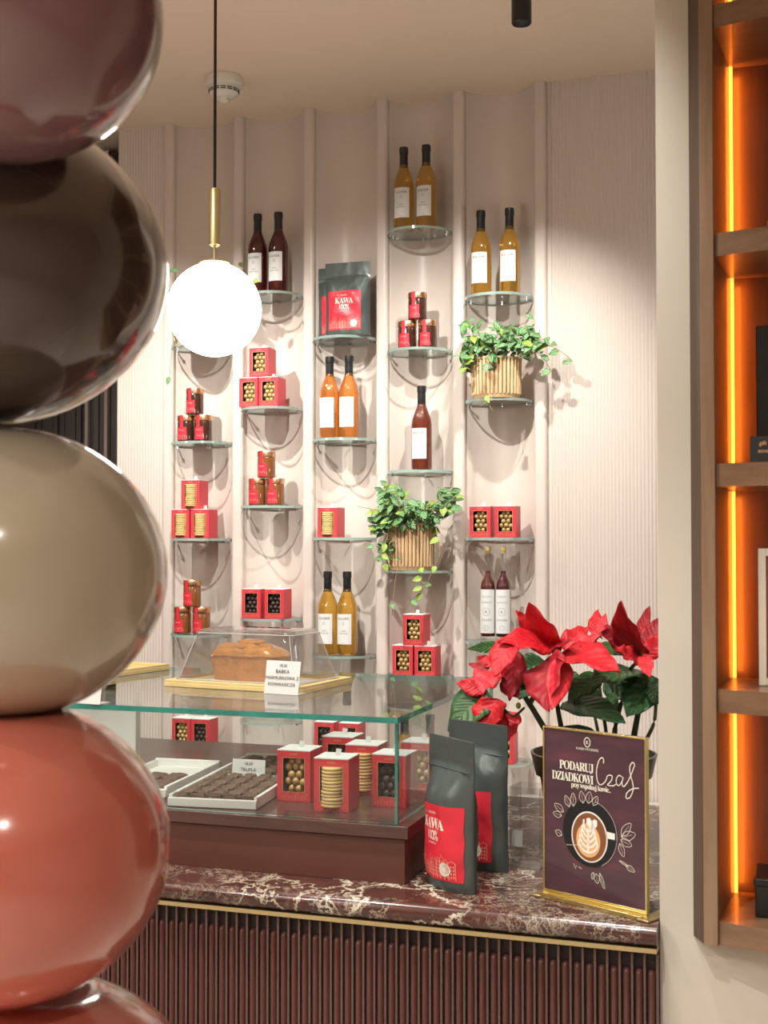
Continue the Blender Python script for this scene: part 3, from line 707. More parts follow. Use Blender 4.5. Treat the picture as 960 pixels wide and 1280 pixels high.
# ------------------------------------------------------------------ coffee bags
def bagfn(W, H, D, seed, full):
    def prof(z):      # half depth along the height
        t = z/H
        base = D*(1-.18*math.exp(-((t)/.06)))
        if t > .55: base *= max(.03, (1-((t-.55)/(.82-.55))**1.6*.93)) if t < .82 else .04
        return base
    def front(x, z, side=-1):
        u = min(1, abs(2*x/W)); 
        e = (1-u**full)
        cr = noise.noise(Vector((x*28+seed, z*22, side*3)))*.0045+noise.noise(Vector((x*70+seed, z*40, side*7)))*.0016
        zz = z/H; zip_ = .0012*math.exp(-((zz-.86)/.008)**2)+.0009*math.exp(-((zz-.885)/.006)**2)
        return side*(prof(z)*e+.001+cr*min(1, e*3)*(1 if zz < .8 else .35)+zip_)
    return front
def halfw(W, H, z):
    t = z/H; return W/2*(1-.03*math.sin(PI*min(1, t/.8)))
def bag(W, H, D, seed, full, nm, cx=-.004, lw=.112):
    def fn():
        t = thing(nm, '', 'bag'); fr = bagfn(W, H, D, seed, full)
        mb = MB()
        def g(side):
            def f(u, v):
                z = H*v; hw = halfw(W, H, z); x = (2*u-1)*hw
                lift = 0 if v > .03 else 0
                c = 1
                if v > .97: x *= (1-.02*((v-.97)/.03)**2)
                return (x, fr(x*W/2/hw*.999, z, side), z)
            return f
        mb.grid(g(-1), 30, 48, foil); mb.grid(g(1), 30, 48, foil, True)
        k = 31; n0 = 0; n1 = k*49
        fs = []
        for j in range(48):
            fs.append((n0+j*k, n0+(j+1)*k, n1+(j+1)*k, n1+j*k)); fs.append((n0+j*k+30, n1+j*k+30, n1+(j+1)*k+30, n0+(j+1)*k+30))
        for i in range(30):
            fs.append((n0+i, n1+i, n1+i+1, n0+i+1)); fs.append((n0+48*k+i, n0+48*k+i+1, n1+48*k+i+1, n1+48*k+i))
        for f in fs: mb.f.append(f); mb.m.append(0); mb.uv.append([(0, 0)]*4)
        mb.obj('pouch', t, sharp=60)
        mb = MB(); mb.box((-W/2+.006, fr(0, H*.8)-.0016, H*.79), (W/2-.006, fr(0, H*.8)+.0006, H*.798), foil); mb.obj('zip_seal', t, bev=.0004)
        lz0, lh = .018, .128
        f1 = lambda o: (lambda x, z: (x+cx, fr(x+cx, z)-o, z))
        a, b2, b3 = f1(.0006), f1(.0012), f1(.0018)
        mb = MB(); mb.grid(lambda u, v: a((u-.5)*lw, lz0+lh*v), 24, 28, redlabel); lb = mb.obj('label', t)
        mb = MB()
        stroke(mb, circ(-.020, lz0+.113, .0022), .0006, b2, creamink, True); text(mb, 'KAISER', .0062, 0, lz0+.111, b2, creamink, space=1.15)
        text(mb, math_serif('KAWA'), .0265, 0, lz0+.086, b2, creamink, space=.86, sx=.86)
        text(mb, math_serif('100%'), .0245, 0, lz0+.066, b2, creamink, space=.82, sx=.80); text(mb, 'ARABICA', .0052, 0, lz0+.059, b2, creamink, space=1.2)
        mb.obj('lettering', lb, smooth=False)
        mb = MB(); rnd = random.Random(5)
        x = -.052
        while x < .050:
            w = rnd.choice((.008, .010, .012)); h = rnd.uniform(.018, .036); z = lz0+.003
            w = min(w, .0545-x)
            stroke(mb, [(x, z), (x, z+h), (x+w/2, z+h+rnd.uniform(.003, .009)), (x+w, z+h), (x+w, z)], .0009, b2, pinkink)
            for q in range(int(h/.006)):
                for s in (.25, .62): flatpoly(mb, [(x+w*s, z+.003+q*.006), (x+w*(s+.16), z+.003+q*.006), (x+w*(s+.16), z+.0065+q*.006), (x+w*s, z+.0065+q*.006)], b2, pinkink)
            x += w+.0008
        mb.obj('skyline_print', lb, smooth=False)
        mb = MB(); flatpoly(mb, circ(.033, lz0+.020, .0115), b3, creamink); mb.obj('round_seal', lb, smooth=False)
        mb = MB(); b4 = f1(.0022); stroke(mb, circ(.033, lz0+.020, .0085), .0006, b4, lightink, True); stroke(mb, circ(.033, lz0+.020, .0055), .0006, b4, lightink, True); mb.obj('seal_print', lb, smooth=False)
        return t
    return Proto(fn)
shelfbag = bag(.156, .243, .026, 1.0, 3.5, 'coffee_bag')
shelfbag.place('front charcoal coffee bag on the wall shelf', 'bag', on(2, 'a', .034, 3.922), .02, 'charcoal coffee bags')
shelfbag.place('rear charcoal coffee bag, mostly hidden on the wall shelf', 'bag', on(2, 'a', -.016, 3.988), .03, 'charcoal coffee bags')
bag(.142, .258, .036, 5.0, 2.6, 'coffee_pouch', -.004, .128).place('front grey coffee bag standing at the counter edge, label to the left', 'bag', (-.606, 2.185, CT+EPS), math.radians(-41), 'charcoal coffee bags')
bag(.145, .266, .034, 9.0, 3.2, 'shaded_coffee_pouch', -.008, .120).place('rear coffee bag on the counter behind the front grey one', 'bag', (-.596, 2.335, CT+EPS), math.radians(-27), 'charcoal coffee bags')
def _rename():
    for o in C.objects:
        if o.name.startswith('shaded_coffee_pouch'): o.name = 'coffee_pouch'
_rename()

# ------------------------------------------------------------------ cake, tray, dome, cards
tz = GT+EPS
p = atz(330, 862, GT); TC = (p.x+.03, p.y+.105)
TC = (-.985, 2.585)
p1 = atz(205, 858, GT); p2 = atz(378, 868, GT); ang = math.atan2(p2.y-p1.y, p2.x-p1.x)
tw = (p2-p1).length; ca, sa = math.cos(ang), math.sin(ang)
mid = (p1+p2)/2; td = .225; TC = (mid.x-sa*td/2*1, mid.y+ca*td/2)
def tray_fn():
    t = thing('bamboo_tray', '', 'tray')
    MB().box((-tw/2, -td/2, 0), (tw/2, td/2, .009), bamboo).obj('board', t, bev=.001)
    mb = MB(); e = .012
    mb.box((-tw/2+.001, -td/2+.001, .0093), (tw/2-.001, -td/2+e, .0145), bamboo).box((-tw/2+.001, td/2-e, .0093), (tw/2-.001, td/2-.001, .0145), bamboo)
    mb.box((-tw/2+.001, -td/2+e, .0093), (-tw/2+e, td/2-e, .0145), bamboo).box((tw/2-e, -td/2+e, .0093), (tw/2-.001, td/2-e, .0145), bamboo)
    mb.obj('rim', t, bev=.0006)
    return t
TP = Proto(tray_fn)
TP.place('bamboo tray under the loaf cake on the glass case', 'tray', (TC[0], TC[1], tz), ang, 'bamboo trays on the glass case')
p = atz(180, 842, GT)
TP.place('second bamboo tray, partly behind the cream balloon', 'tray', (p.x-tw/2-.002, p.y+.02, tz), ang-.05, 'bamboo trays on the glass case')
MB().box((-.115, -.055, 0), (.115, .055, .0012), paper).obj('x')
o = C.objects['x']; o.name = 'parchment_sheet'; o.location = (TC[0]+.0, TC[1]+.0, tz+.0095); o.rotation_euler = (0, 0, ang); tag(o, 'white parchment sheet beneath the loaf cake', 'paper')
# loaf
lz = tz+.0112
t = thing('loaf_cake', 'glazed orange marble loaf cake under the clear dome', 'cake', (TC[0]-.022, TC[1], lz), ang)
def loafsec(u, v):   # body: rounded tapered block
    a = 2*PI*u; n = 5; c, s = math.cos(a), math.sin(a)
    k = (abs(c)**n+abs(s)**n)**(-1/n)
    z = .056*v; tp = .88+.12*v
    q = 1+.012*noise.noise(Vector((c*3, s*3, v*4)))
    return (.086*c*k*tp*q, .046*s*k*tp*q, z)
mb = MB(); mb.grid(loafsec, 64, 10, crust)
mb.add([loafsec(i/64, 0) for i in range(64)][::-1], [tuple(range(64))], crust); mb.obj('crust', t)
def topsec(u, v):
    a = 2*PI*u; n = 5-3*v*.6; c, s = math.cos(a), math.sin(a); k = (abs(c)**n+abs(s)**n)**(-1/n); r = 1-v
    r = (1-v**1.5)
    z = .054+.024*math.sin(PI/2*min(1, v*1.2))*(1+.25*noise.noise(Vector((c*r*4+2, s*r*3, 1)))) - (.006*max(0, noise.noise(Vector((c*6, s*6, 4)))) if v < .15 else 0)
    return (.088*c*k*r, .0485*s*k*r, z)
MB().grid(topsec, 64, 14, glaze).obj('glaze', t)
for i, (x, y, rz_, tl) in enumerate(((-.048, -.014, .3, .35), (-.002, -.012, -.2, .25), (.045, -.015, .4, .35))):
    mb = MB(); M = Matrix.Rotation(tl, 3, 'X')@Matrix.Rotation(rz_, 3, 'Z'); r = .021
    ring = MB().rev([(.0001, 0), (r, 0), (r+.001, .0015), (r, .003), (.0001, .003)], 24, m=glaze)
    ring.v = [tuple(M@Vector(q)+Vector((x, y-.006, .0755 if i == 1 else .070))) for q in ring.v]
    ring.obj('orange_slice', t)
# sugar crust knot on top
mb = MB(); mb.grid(lambda u, v: (.033*math.cos(2*PI*u)*(1-v*v), .022*math.sin(2*PI*u)*(1-v*v)+.006, .079+.010*v**.5*1.0), 32, 8, glaze)
mb.obj('glazed_twist', t)
# dome
dome = thing('cake_dome', 'clear acrylic dome covering the loaf cake', 'dome', (TC[0]-.002, TC[1], tz+.0165), ang)
DW, DD, DH, TW_, TD_ = .150, .096, .106, .124, .070
def domering(w, d, z, r=.022, n=8):
    out = []
    for sx, sy, a0 in ((1, 1, 0), (-1, 1, PI/2), (-1, -1, PI), (1, -1, 1.5*PI)):
        for k in range(n):
            a = a0+PI/2*k/(n-1); out.append((sx*(w-r)+r*math.cos(a), sy*(d-r)+r*math.sin(a), z))
    return out
rings = [domering(DW+.004, DD+.004, 0), domering(DW, DD, .002)]
for k in range(1, 5): f = k/4; rings.append(domering(DW+(TW_-DW)*f, DD+(TD_-DD)*f, .002+(DH-.016)*f))
for a in (25, 50, 70, 88): q = math.radians(a); rings.append(domering(TW_-.014*(1-math.cos(q)), TD_-.014*(1-math.cos(q)), DH-.014+.014*math.sin(q), .02))
N = len(rings[0]); mb = MB()
mb.add([v for r in rings for v in r], [(j*N+i, j*N+(i+1) % N, (j+1)*N+(i+1) % N, (j+1)*N+i) for j in range(len(rings)-1) for i in range(N)]+[tuple((len(rings)-1)*N+i for i in range(N))], domem)
o = mb.obj('shell', dome)
so = o.modifiers.new('thick', 'SOLIDIFY'); so.thickness = .003
edgem = mat('acrylic_edge_highlight', (.80, .78, .78), .15, trans=.45, coat=.5)  # pale tubes: the dome's highlight lines put into shape and colour
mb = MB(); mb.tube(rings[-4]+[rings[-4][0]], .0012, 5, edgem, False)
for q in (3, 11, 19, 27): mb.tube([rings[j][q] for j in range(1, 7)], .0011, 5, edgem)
mb.tube(rings[0]+[rings[0][0]], .0013, 5, edgem, False); mb.obj('edge_highlight', dome)
ptz = .0009
pc = at(352, 866, TC[1]-.13)
pc = atz(352, 868, GT)
card('price_card', 'white price card for the loaf cake, leaning on its tray', (pc.x, pc.y-.004, tz), .083, .068, [('18,50', .0085, .056), ('BABKA', .0108, .043), ('MARMURKOWA Z', .0098, .030), ('POMARAŃCZĄ', .0098, .017)], ang-.05, tilt=.16)
pc = atz(110, 880, GT)
card('price_card', 'white card half hidden by the cream balloon on the glass case', (pc.x-.02, pc.y, tz), .10, .072, [], ang, tilt=.16)

# ------------------------------------------------------------------ trays of truffles
def trayat(name, label, fl, w, l, rz, tilt=0):
    t = thing(name, label, 'tray', (fl.x, fl.y, PZ+EPS), rz)
    h = .022; T = .007
    MB().box((T, T, 0), (w-T, l-T, .008), whiteb).obj('base', t)
    MB().box((0, 0, 0), (w, T, .017), whiteb).obj('rim', t, bev=.0015)
    MB().box((0, l-T, 0), (w, l, h+.003), whiteb).obj('rim', t, bev=.0015)
    for x0 in (0, w-T): MB().box((x0, T, 0), (x0+T, l-T, h), whiteb).obj('rim', t, bev=.0015)
    MB().box((T, l*.52, .008), (w-T, l*.52+.004, .018), whiteb).obj('divider', t)
    return t
fl = atz(209, 1008, PZ); fr_ = atz(315, 1016, PZ)
w = (fr_-fl).length; rz = math.atan2(fr_.y-fl.y, fr_.x-fl.x)+.12; l = .48
t = trayat('truffle_tray', 'white tray filled with dark truffles left of the red cartons', fl, w, l, rz)
c_, s_ = math.cos(rz), math.sin(rz)
def truf(sx, sy, sz, seed):
    def fn():
        t = thing('chocolate_truffle', '', 'truffle')
        mb = MB()
        def f(u, v):
            a = 2*PI*u; b = -PI/2+PI*v; n = 4
            c, s = math.cos(a), math.sin(a); k = (abs(c)**n+abs(s)**n)**(-1/n); cc = math.cos(b)**.45 if math.cos(b) > 0 else 0
            q = 1+.30*noise.noise(Vector((c*2+seed, s*2, b*2)))
            return (sx/2*c*k*cc*q, sy/2*s*k*cc*q, sz/2+sz/2*math.sin(b)*q)
        mb.grid(f, 14, 7, choco); o = mb.obj('chocolate_truffle'); bpy.data.objects.remove(t)
        return o
    return Proto(fn)
def fill(origin, w, l, rz, y0, y1, nx, ny, zb, lab, grp, sc=.96):
    pr = [truf((w-.016)/nx*sc, (y1-y0)/ny*sc, .015, q*3.1) for q in range(3)]
    c_, s_ = math.cos(rz), math.sin(rz)
    for j in range(ny):
        for i in range(nx):
            x = .008+(w-.016)*(i+.5)/nx; y = y0+(y1-y0)*(j+.5)/ny
            pr[(i*7+j*5) % 3].place(lab, 'truffle', (origin.x+x*c_-y*s_, origin.y+x*s_+y*c_, zb), rz+random.uniform(-.06, .06), grp)
fill(fl, w, l, rz, .009, l*.52-.002, 5, 10, PZ+EPS+.0084, 'dark truffle packed in the front half of the white tray', 'truffles in the front half of the tray', .80)
fill(fl, w, l, rz, l*.52+.006, l-.009, 4, 6, PZ+EPS+.0084, 'larger dark chocolate in the rear half of the white tray', 'chocolates in the rear half of the tray', .8)
pc = fl+Vector((w*.50*c_-(l*.53)*s_, w*.5*s_+(l*.53)*c_, 0))
card('price_card', 'white truffle price card standing in the middle of the truffle tray', (pc.x-.012, pc.y, PZ+EPS+.0185), .074, .030, [('18,50', .0085, .019), ('TRUFLA', .0098, .006)], rz-.1, tilt=.12)
fl2 = atz(228, 990, PZ); 
rz2 = rz-.02; w2 = .15; l2 = .30
o2 = Vector((fl2.x-w2*math.cos(rz2)+.0, fl2.y-w2*math.sin(rz2)-.07, 0))
t = trayat('chocolate_bar_tray', 'second white tray of dark bars half hidden by the coral balloon', o2, w2, l2, rz2)
fill(o2, w2, l2, rz2, .009, l2*.52-.002, 3, 4, PZ+EPS+.0084, 'flat dark bar in the tray half hidden by the coral balloon', 'dark bars in the second tray', .9)
# big white menu card behind the coral balloon
t = thing('white_gift_bag', 'tall white paper carrier card standing in the case beside the coral balloon', 'bag', (0, 0, 0))
p = atz(120, 950, PZ)
p = Vector((at(122, 950, 2.62).x, 2.62, 0)); t.location = (p.x, p.y, PZ+EPS)
MB().grid(lambda u, v: ((u-.5)*.20, -.012*math.sin(PI*u)-.02*v*v*0+.006*math.sin(PI*v), .155*v), 12, 6, whiteb).grid(lambda u, v: ((u-.5)*.20, .02, .155*v), 4, 4, whiteb, True).box((.0985, -.001, 0), (.1, .02, .155), whiteb).box((-.1, -.001, 0), (-.0985, .02, .155), whiteb).obj('body', t)
mb = MB(); fz = lambda x, z: (x, -.020, z)
stroke(mb, circ(.0, .135, .010), .001, fz, lightink, True); text(mb, 'K', .010, 0, .131, fz, lightink); stroke(mb, [(-.08, .118), (.08, .118)], .0008, fz, lightink)
mb.obj('emblem', t, smooth=False); t.name = 'menu_board'; t['label'] = 'white menu board with a small emblem beside the coral balloon'; t['category'] = 'sign'

# ------------------------------------------------------------------ sign
pl = atz(682, 1110, CT+.012)
t = thing('advert_stand', 'gold framed acrylic stand advertising coffee in front of the poinsettia', 'sign', (pl.x, pl.y, CT+EPS), math.radians(-25.3))
SW, SHh = .199, .273
def bar(x0, z0, x1, z1, y0=0, y1=.006): return MB().box((x0, y0, z0), (x1, y1, z1), brassp)
zb_ = .012
mb = MB().box((-.003, -.003, zb_), (0, .006, zb_+SHh), brassp).box((SW, -.003, zb_), (SW+.003, .006, zb_+SHh), brassp).box((-.003, -.003, zb_+SHh), (SW+.003, .006, zb_+SHh+.003), brassp).box((-.003, -.003, zb_-.003), (SW+.003, .006, zb_), brassp)
mb.obj('frame', t, bev=.0004)
mb = MB().box((-.003, -.020, 0), (SW+.003, -.014, .007), brassp).box((-.003, -.014, 0), (SW+.003, .018, .003), brassp).box((-.003, -.0035, .003), (SW+.003, .006, .0088), brassp)
mb.obj('base', t, bev=.0006)
for x in (-.018, SW-.004): MB().box((x, -.022, .0001), (x+.022, .045, .0035), brass).obj('foot', t, bev=.0008)
plum = mat('plum_poster_print', (.075, .028, .042), .22, var=.0, coat=.6)
nt = plum.node_tree; b = nt.nodes['Principled BSDF']; tc = nt.nodes.new('ShaderNodeTexCoord'); sp = nt.nodes.new('ShaderNodeTexNoise'); sp.inputs['Scale'].default_value = 9
mp = nt.nodes.new('ShaderNodeMapping'); mp.inputs['Scale'].default_value = (1, 1, 4)
nt.links.new(tc.outputs['Object'], mp.inputs[0]); nt.links.new(mp.outputs[0], sp.inputs['Vector'])
r = ramp(nt, sp.outputs['Fac'], [(.35, (.060, .028, .040)), (.6, (.085, .035, .050)), (.75, (.13, .04, .055))]); nt.links.new(r.outputs[0], b.inputs['Base Color'])
po = MB().box((0, -.001, zb_), (SW, .003, zb_+SHh), plum).obj('poster', t)
f1 = lambda x, z: (x, -.0016, zb_+z)
f2 = lambda x, z: (x, -.0020, zb_+z); f3 = lambda x, z: (x, -.0024, zb_+z); f4 = lambda x, z: (x, -.0028, zb_+z); f5 = lambda x, z: (x, -.0032, zb_+z)
mb = MB(); cw = creamink
stroke(mb, circ(.088, .2570, .0058, .0078), .0012, f2, cw, True); text(mb, 'K', .0085, .088, .2538, f2, cw)
text(mb, 'KAISER PATISSERIE', .0053, .088, .2435, f2, cw, space=1.02)
mb.obj('printed_logo', po, smooth=False); mb = MB()
text(mb, math_serif('PODARUJ'), .0205, .066, .2078, f2, cw, space=.82, sx=.82)
text(mb, math_serif('DZIADKOWI'), .0205, .058, .1885, f2, cw, space=.80, sx=.80)
text(mb, math_serif('przy wsp')+math_serif('o')+math_serif('lnej kawie')+'...', .0125, .095, .1795, f2, cw, space=.84, sx=.84)
stroke(mb, [(.0885, .1880), (.0905, .1910)], .0009, f2, cw)
def S(P, w=.0015): stroke(mb, spline([(x+.001, z+.012) for x, z in P], 8), w, f2, cw)
S([(.119, .214), (.1195, .220), (.116, .223), (.110, .217), (.1055, .200), (.107, .184), (.113, .178), (.121, .183), (.126, .191)])
S([(.125, .192), (.130, .196), (.136, .195), (.134, .187), (.127, .180), (.132, .179), (.139, .180), (.143, .183)])
S([(.155, .196), (.149, .198), (.144, .191), (.145, .183), (.150, .182), (.156, .191), (.157, .196), (.155, .185), (.158, .181), (.164, .187), (.171, .199), (.177, .213), (.179, .219), (.175, .222), (.170, .214), (.171, .202), (.175, .190), (.176, .178), (.170, .165), (.163, .163), (.164, .171), (.172, .178), (.180, .181), (.187, .182)])
mb.obj('lettering', po, smooth=False)
cx, cz = .092, .103
mb = MB(); flatpoly(mb, circ(cx+.0, cz+.004, .054, .055, 48), f2, saucer); stroke(mb, circ(cx, cz+.004, .054, .055, 48, -PI*.35, PI*.45), .0009, f3, greyplast); mb.obj('printed_saucer', po, smooth=False)
mb = MB(); flatpoly(mb, circ(cx, cz-.002, .036, .042, 40), f3, cupwhite); flatpoly(mb, [(cx+.033, cz+.001), (cx+.050, cz+.001), (cx+.050, cz+.011), (cx+.033, cz+.012)], f3, cupwhite)
mb.add([f4(x, z) for x, z in circ(cx, cz-.002, .0335, .0395, 40)], [tuple(range(40))], coffee1)
mb.add([f4(x, z) for x, z in []], [], None) if False else None
flatpoly(mb, [(x, z) for x, z in circ(cx-.002, cz-.008, .024, .028, 32)], lambda x, z: (x, -.0030, zb_+z), coffee2)
mb.obj('printed_cup', po, smooth=False)
mb = MB()
for k in range(5):
    s = 1-k*.13; z = cz-.026+k*.0085
    for sg in (-1, 1): stroke(mb, spline([(cx-.002, z-.002), (cx-.002+sg*.010*s, z+.001), (cx-.002+sg*.018*s, z+.010), (cx-.002+sg*.017*s, z+.018)], 6), .0034, f5, cupwhite)
stroke(mb, [(cx-.002, cz-.030), (cx-.002, cz+.012)], .004, f5, cupwhite)
flatpoly(mb, [(cx+.006, cz+.008), (cx+.016, cz+.018), (cx+.016, cz+.027), (cx+.0105, cz+.029), (cx+.006, cz+.024), (cx+.001, cz+.030), (cx-.005, cz+.028), (cx-.005, cz+.019)], f5, cupwhite)
mb.obj('latte_art', po, smooth=False)
mb = MB()
def petal(x, z, a, l, w):
    ca, sa = math.cos(a), math.sin(a); P = []
    for u, v in ((0, 0), (.35, .5), (.7, .42), (1, 0), (.7, -.42), (.35, -.5), (0, 0)): P.append((x+u*l*ca-v*w*sa, z+u*l*sa+v*w*ca))
    stroke(mb, spline(P, 5), .0007, f3, pinkink if z > .15 and x < .06 else cw)
    stroke(mb, [(x, z), (x+.8*l*ca, z+.8*l*sa)], .0004, f3, cw)
PET = ((.052, .150, 2.0, .020, .010), (.060, .152, 1.6, .022, .010), (.080, .160, 1.8, .020, .011), (.090, .161, 1.4, .020, .012), (.100, .159, 1.1, .018, .010),
           (.040, .135, 2.6, .022, .011), (.036, .128, 3.0, .018, .010), (.036, .095, 2.7, .014, .010), (.154, .112, .9, .030, .013), (.155, .110, .35, .028, .014), (.153, .106, -.3, .022, .012), (.151, .100, -1.2, .022, .010), (.150, .072, -.35, .018, .003), (.163, .066, -.4, .018, .008), (.105, .043, -1.4, .016, .010), (.112, .045, -1.2, .026, .006), (.100, .044, -1.8, .012, .006))
for sel in (lambda q: q[1] > .149, lambda q: q[0] < .05 and q[1] <= .149, lambda q: q[0] > .14, lambda q: q[1] < .05 and q[0] < .14):
    mb = MB()
    for a_ in PET:
        if sel(a_): petal(a_[0], a_[1]-(.005 if a_[1] > .149 else 0), *a_[2:])
    mb.obj('printed_flower', po, smooth=False)
mb = MB()
stroke(mb, [(.060, .052), (.064, .044), (.066, .050)], .0008, f3, cw); stroke(mb, [(.070, .048), (.076, .046)], .0008, f3, cw)
stroke(mb, [(.046, .081), (.082, .086)], .0007, f5, cw)
mb.obj('printed_spoon', po, smooth=False)

# clear acrylic holder between the bags and the sign
p = at(655, 1100, 2.36)
t = thing('acrylic_holder', 'clear acrylic holder with a small white card beside the rear coffee bag', 'holder', (p.x+.012, 2.36, CT+EPS), math.radians(-8))
O = Vector((0, 0, 0))
for nm_, a, b2 in (('front_panel', (-.030, -.030, 0), (.030, -.0275, .150)), ('back_panel', (-.030, .0275, 0), (.030, .030, .150)), ('side_panel', (-.030, -.0272, 0), (-.0275, .0272, .150)), ('side_panel', (.0275, -.0272, 0), (.030, .0272, .150))):
    MB().box(a, b2, acryl).obj(nm_, t, smooth=False)
MB().box((-.029, -.0268, .0405), (-.0055, -.0258, .070), paper).obj('white_card', t, smooth=False)
MB().box((-.0265, -.0265, .0), (.0265, .0265, .003), acryl).obj('base', t, smooth=False)

# back cabinet by the wall, seen low between sign and pillar
t = thing('back_cabinet', 'low taupe cabinet against the fluted wall behind the counter', 'cabinet', (-.25, 3.72, 0))
MB().box((-.62, -.28, 0), (.48, .25, .74), taupe).obj('body', t, bev=.002)
MB().box((-.63, -.30, .741), (.49, .25, .765), greyplast).obj('worktop', t, bev=.002)
for x in (-.60, -.24, .12): MB().box((x, -.295, .06), (x+.345, -.2805, .735), taupe).obj('door', t, bev=.002)
MB().box((.10, -.312, .640), (.30, -.2955, .656), black).obj('handle', t)
t = thing('white_container', 'small white container on the low cabinet beside the pillar edge', 'container', (-.16, 3.55, .7665))
MB().box((-.07, -.05, 0), (.05, .05, .045), paper).obj('body', t, bev=.004)
MB().box((-.072, -.052, .0455), (.052, .052, .053), greyplast).obj('lid', t, bev=.002)

# ------------------------------------------------------------------ leaves
def leaf(mb, b, tip, w, m, up=Vector((0, -1, .4)), curl=0, fold=.15, n=8, ruf=0, shape=1, thick=0):
    b = Vector(b); tip = Vector(tip); ax = tip-b; L_ = ax.length; ax.normalize()
    sd = ax.cross(up).normalized(); nn = sd.cross(ax).normalized(); ph = random.random()*9
    def f(u, v):
        s = 2*u-1
        if shape == 1: hw = math.sin(PI*min(1, v**.75))**.8*(1-v*.15)      # ovate
        else: hw = (math.sin(PI*v**.6)**.9)*(1 if v < .5 else 1)            # broad
        hw = max(hw, .02)*w/2
        p = b+ax*L_*v+sd*s*hw
        h = -curl*L_*(2*v-1)**2*.5+curl*L_*.5 if curl else 0
        h += fold*hw*abs(s)*1.2
        if ruf: h += ruf*w*(math.sin(v*17+ph+s*2)*.06+.05*noise.noise(Vector((s*2+ph, v*6, 0))))*abs(s)
        return p+nn*h
    mb.grid(f, 6, n, m)
# poinsettia
PC = at(742, 945, 2.50)
t = thing('poinsettia', 'red poinsettia in a brown plastic pot behind the advert stand', 'plant', (PC.x, 2.50, CT+EPS))
O = Vector(t.location)
MB().rev([(.0001, 0), (.078, 0), (.082, .004), (.104, .150), (.112, .152), (.120, .187), (.122, .194), (.117, .195), (.108, .165), (.104, .160)], 48, m=potplastic).obj('pot', t)
MB().rev([(.0001, .168), (.110, .160)], 32, m=soil).obj('soil', t)
def lp(px, py, Y): return at(px, py, Y)-O
def BR(nm, m, b, tip, w, up=(0, -1, .5), curl=.0, fold=.12, ruf=1, shape=1, n=12):
    mb = MB(); z_ = (at(b[0], b[1], b[2])-CAM).dot(Vector((-math.sin(YAW), math.cos(YAW), 0)))
    leaf(mb, lp(*b), lp(*tip), w*1.16*z_/F, m, Vector(up), curl, fold, n, ruf, shape)
    o = mb.obj(nm, t, sharp=80); s = o.modifiers.new('thick', 'SOLIDIFY'); s.thickness = .0008; return o
R1, R2, R3 = bractm, bractd, bractp
for m, b, tp, w, kw in (
 (R1, (693, 818, 2.43), (661, 753, 2.36), 42, dict(fold=.2, curl=.06, up=(-.3, -1, .3))),
 (R3, (688, 818, 2.42), (645, 763, 2.38), 26, dict(ruf=2.5)),
 (R1, (690, 812, 2.41), (622, 803, 2.33), 40, dict(curl=.25, up=(0, -.8, .8))),
 (R1, (640, 798, 2.35), (618, 846, 2.30), 34, dict(curl=.1, up=(-.2, -1, .2))),
 (R2, (645, 812, 2.38), (637, 876, 2.36), 30, dict(ruf=2)),
 (R2, (686, 822, 2.38), (685, 889, 2.28), 54, dict(fold=.3, up=(-.4, -1, .2), shape=2)),
 (R3, (706, 820, 2.37), (690, 887, 2.27), 30, dict(fold=.0, up=(.45, -1, .2))),
 (R1, (700, 818, 2.40), (775, 841, 2.30), 48, dict(fold=.25, up=(.1, -.7, 1), curl=.12)),
 (R3, (704, 812, 2.42), (752, 796, 2.40), 30, dict(fold=.2, up=(0, -.7, 1), ruf=2)),
 (R1, (703, 806, 2.46), (736, 783, 2.52), 24, dict(ruf=1.5)),
 (R2, (684, 812, 2.40), (716, 800, 2.36), 22, dict(up=(0, -.6, 1))),
 (R1, (742, 793, 2.55), (747, 762, 2.60), 17, dict()), (R3, (749, 796, 2.54), (757, 767, 2.58), 13, dict()),
 (R2, (790, 808, 2.50), (751, 790, 2.44), 38, dict(curl=.1)), (R2, (775, 795, 2.52), (738, 782, 2.58), 16, dict()),
 (R2, (803, 823, 2.47), (775, 752, 2.38), 44, dict(fold=.3, curl=.05, up=(-.5, -1, .2))),
 (R1, (806, 822, 2.45), (838, 790, 2.46), 26, dict(ruf=1.6)), (R3, (801, 824, 2.44), (770, 812, 2.36), 24, dict(ruf=2)),
 (R3, (804, 818, 2.42), (812, 846, 2.36), 18, dict(ruf=1.5)),
 (R2, (798, 800, 2.52), (812, 757, 2.58), 15, dict()), (R2, (806, 812, 2.50), (826, 772, 2.54), 28, dict()),
 (R3, (617, 838, 2.40), (602, 868, 2.33), 36, dict(shape=2, curl=.15, ruf=2)), (R1, (616, 832, 2.42), (597, 820, 2.44), 15, dict()),
 (R2, (612, 836, 2.42), (586, 830, 2.42), 12, dict()), (R1, (606, 862, 2.46), (570, 853, 2.46), 22, dict(shape=2)), (R3, (618, 832, 2.42), (632, 818, 2.45), 14, dict()),
 (R1, (624, 874, 2.45), (606, 924, 2.42), 44, dict(fold=.35, curl=.1, up=(-.5, -1, .1), shape=2)), (R3, (634, 888, 2.45), (636, 926, 2.43), 30, dict(ruf=2.5, shape=2)),
 (R2, (630, 850, 2.40), (648, 872, 2.36), 22, dict())):
    BR('bract', m, b, tp, w, **kw)
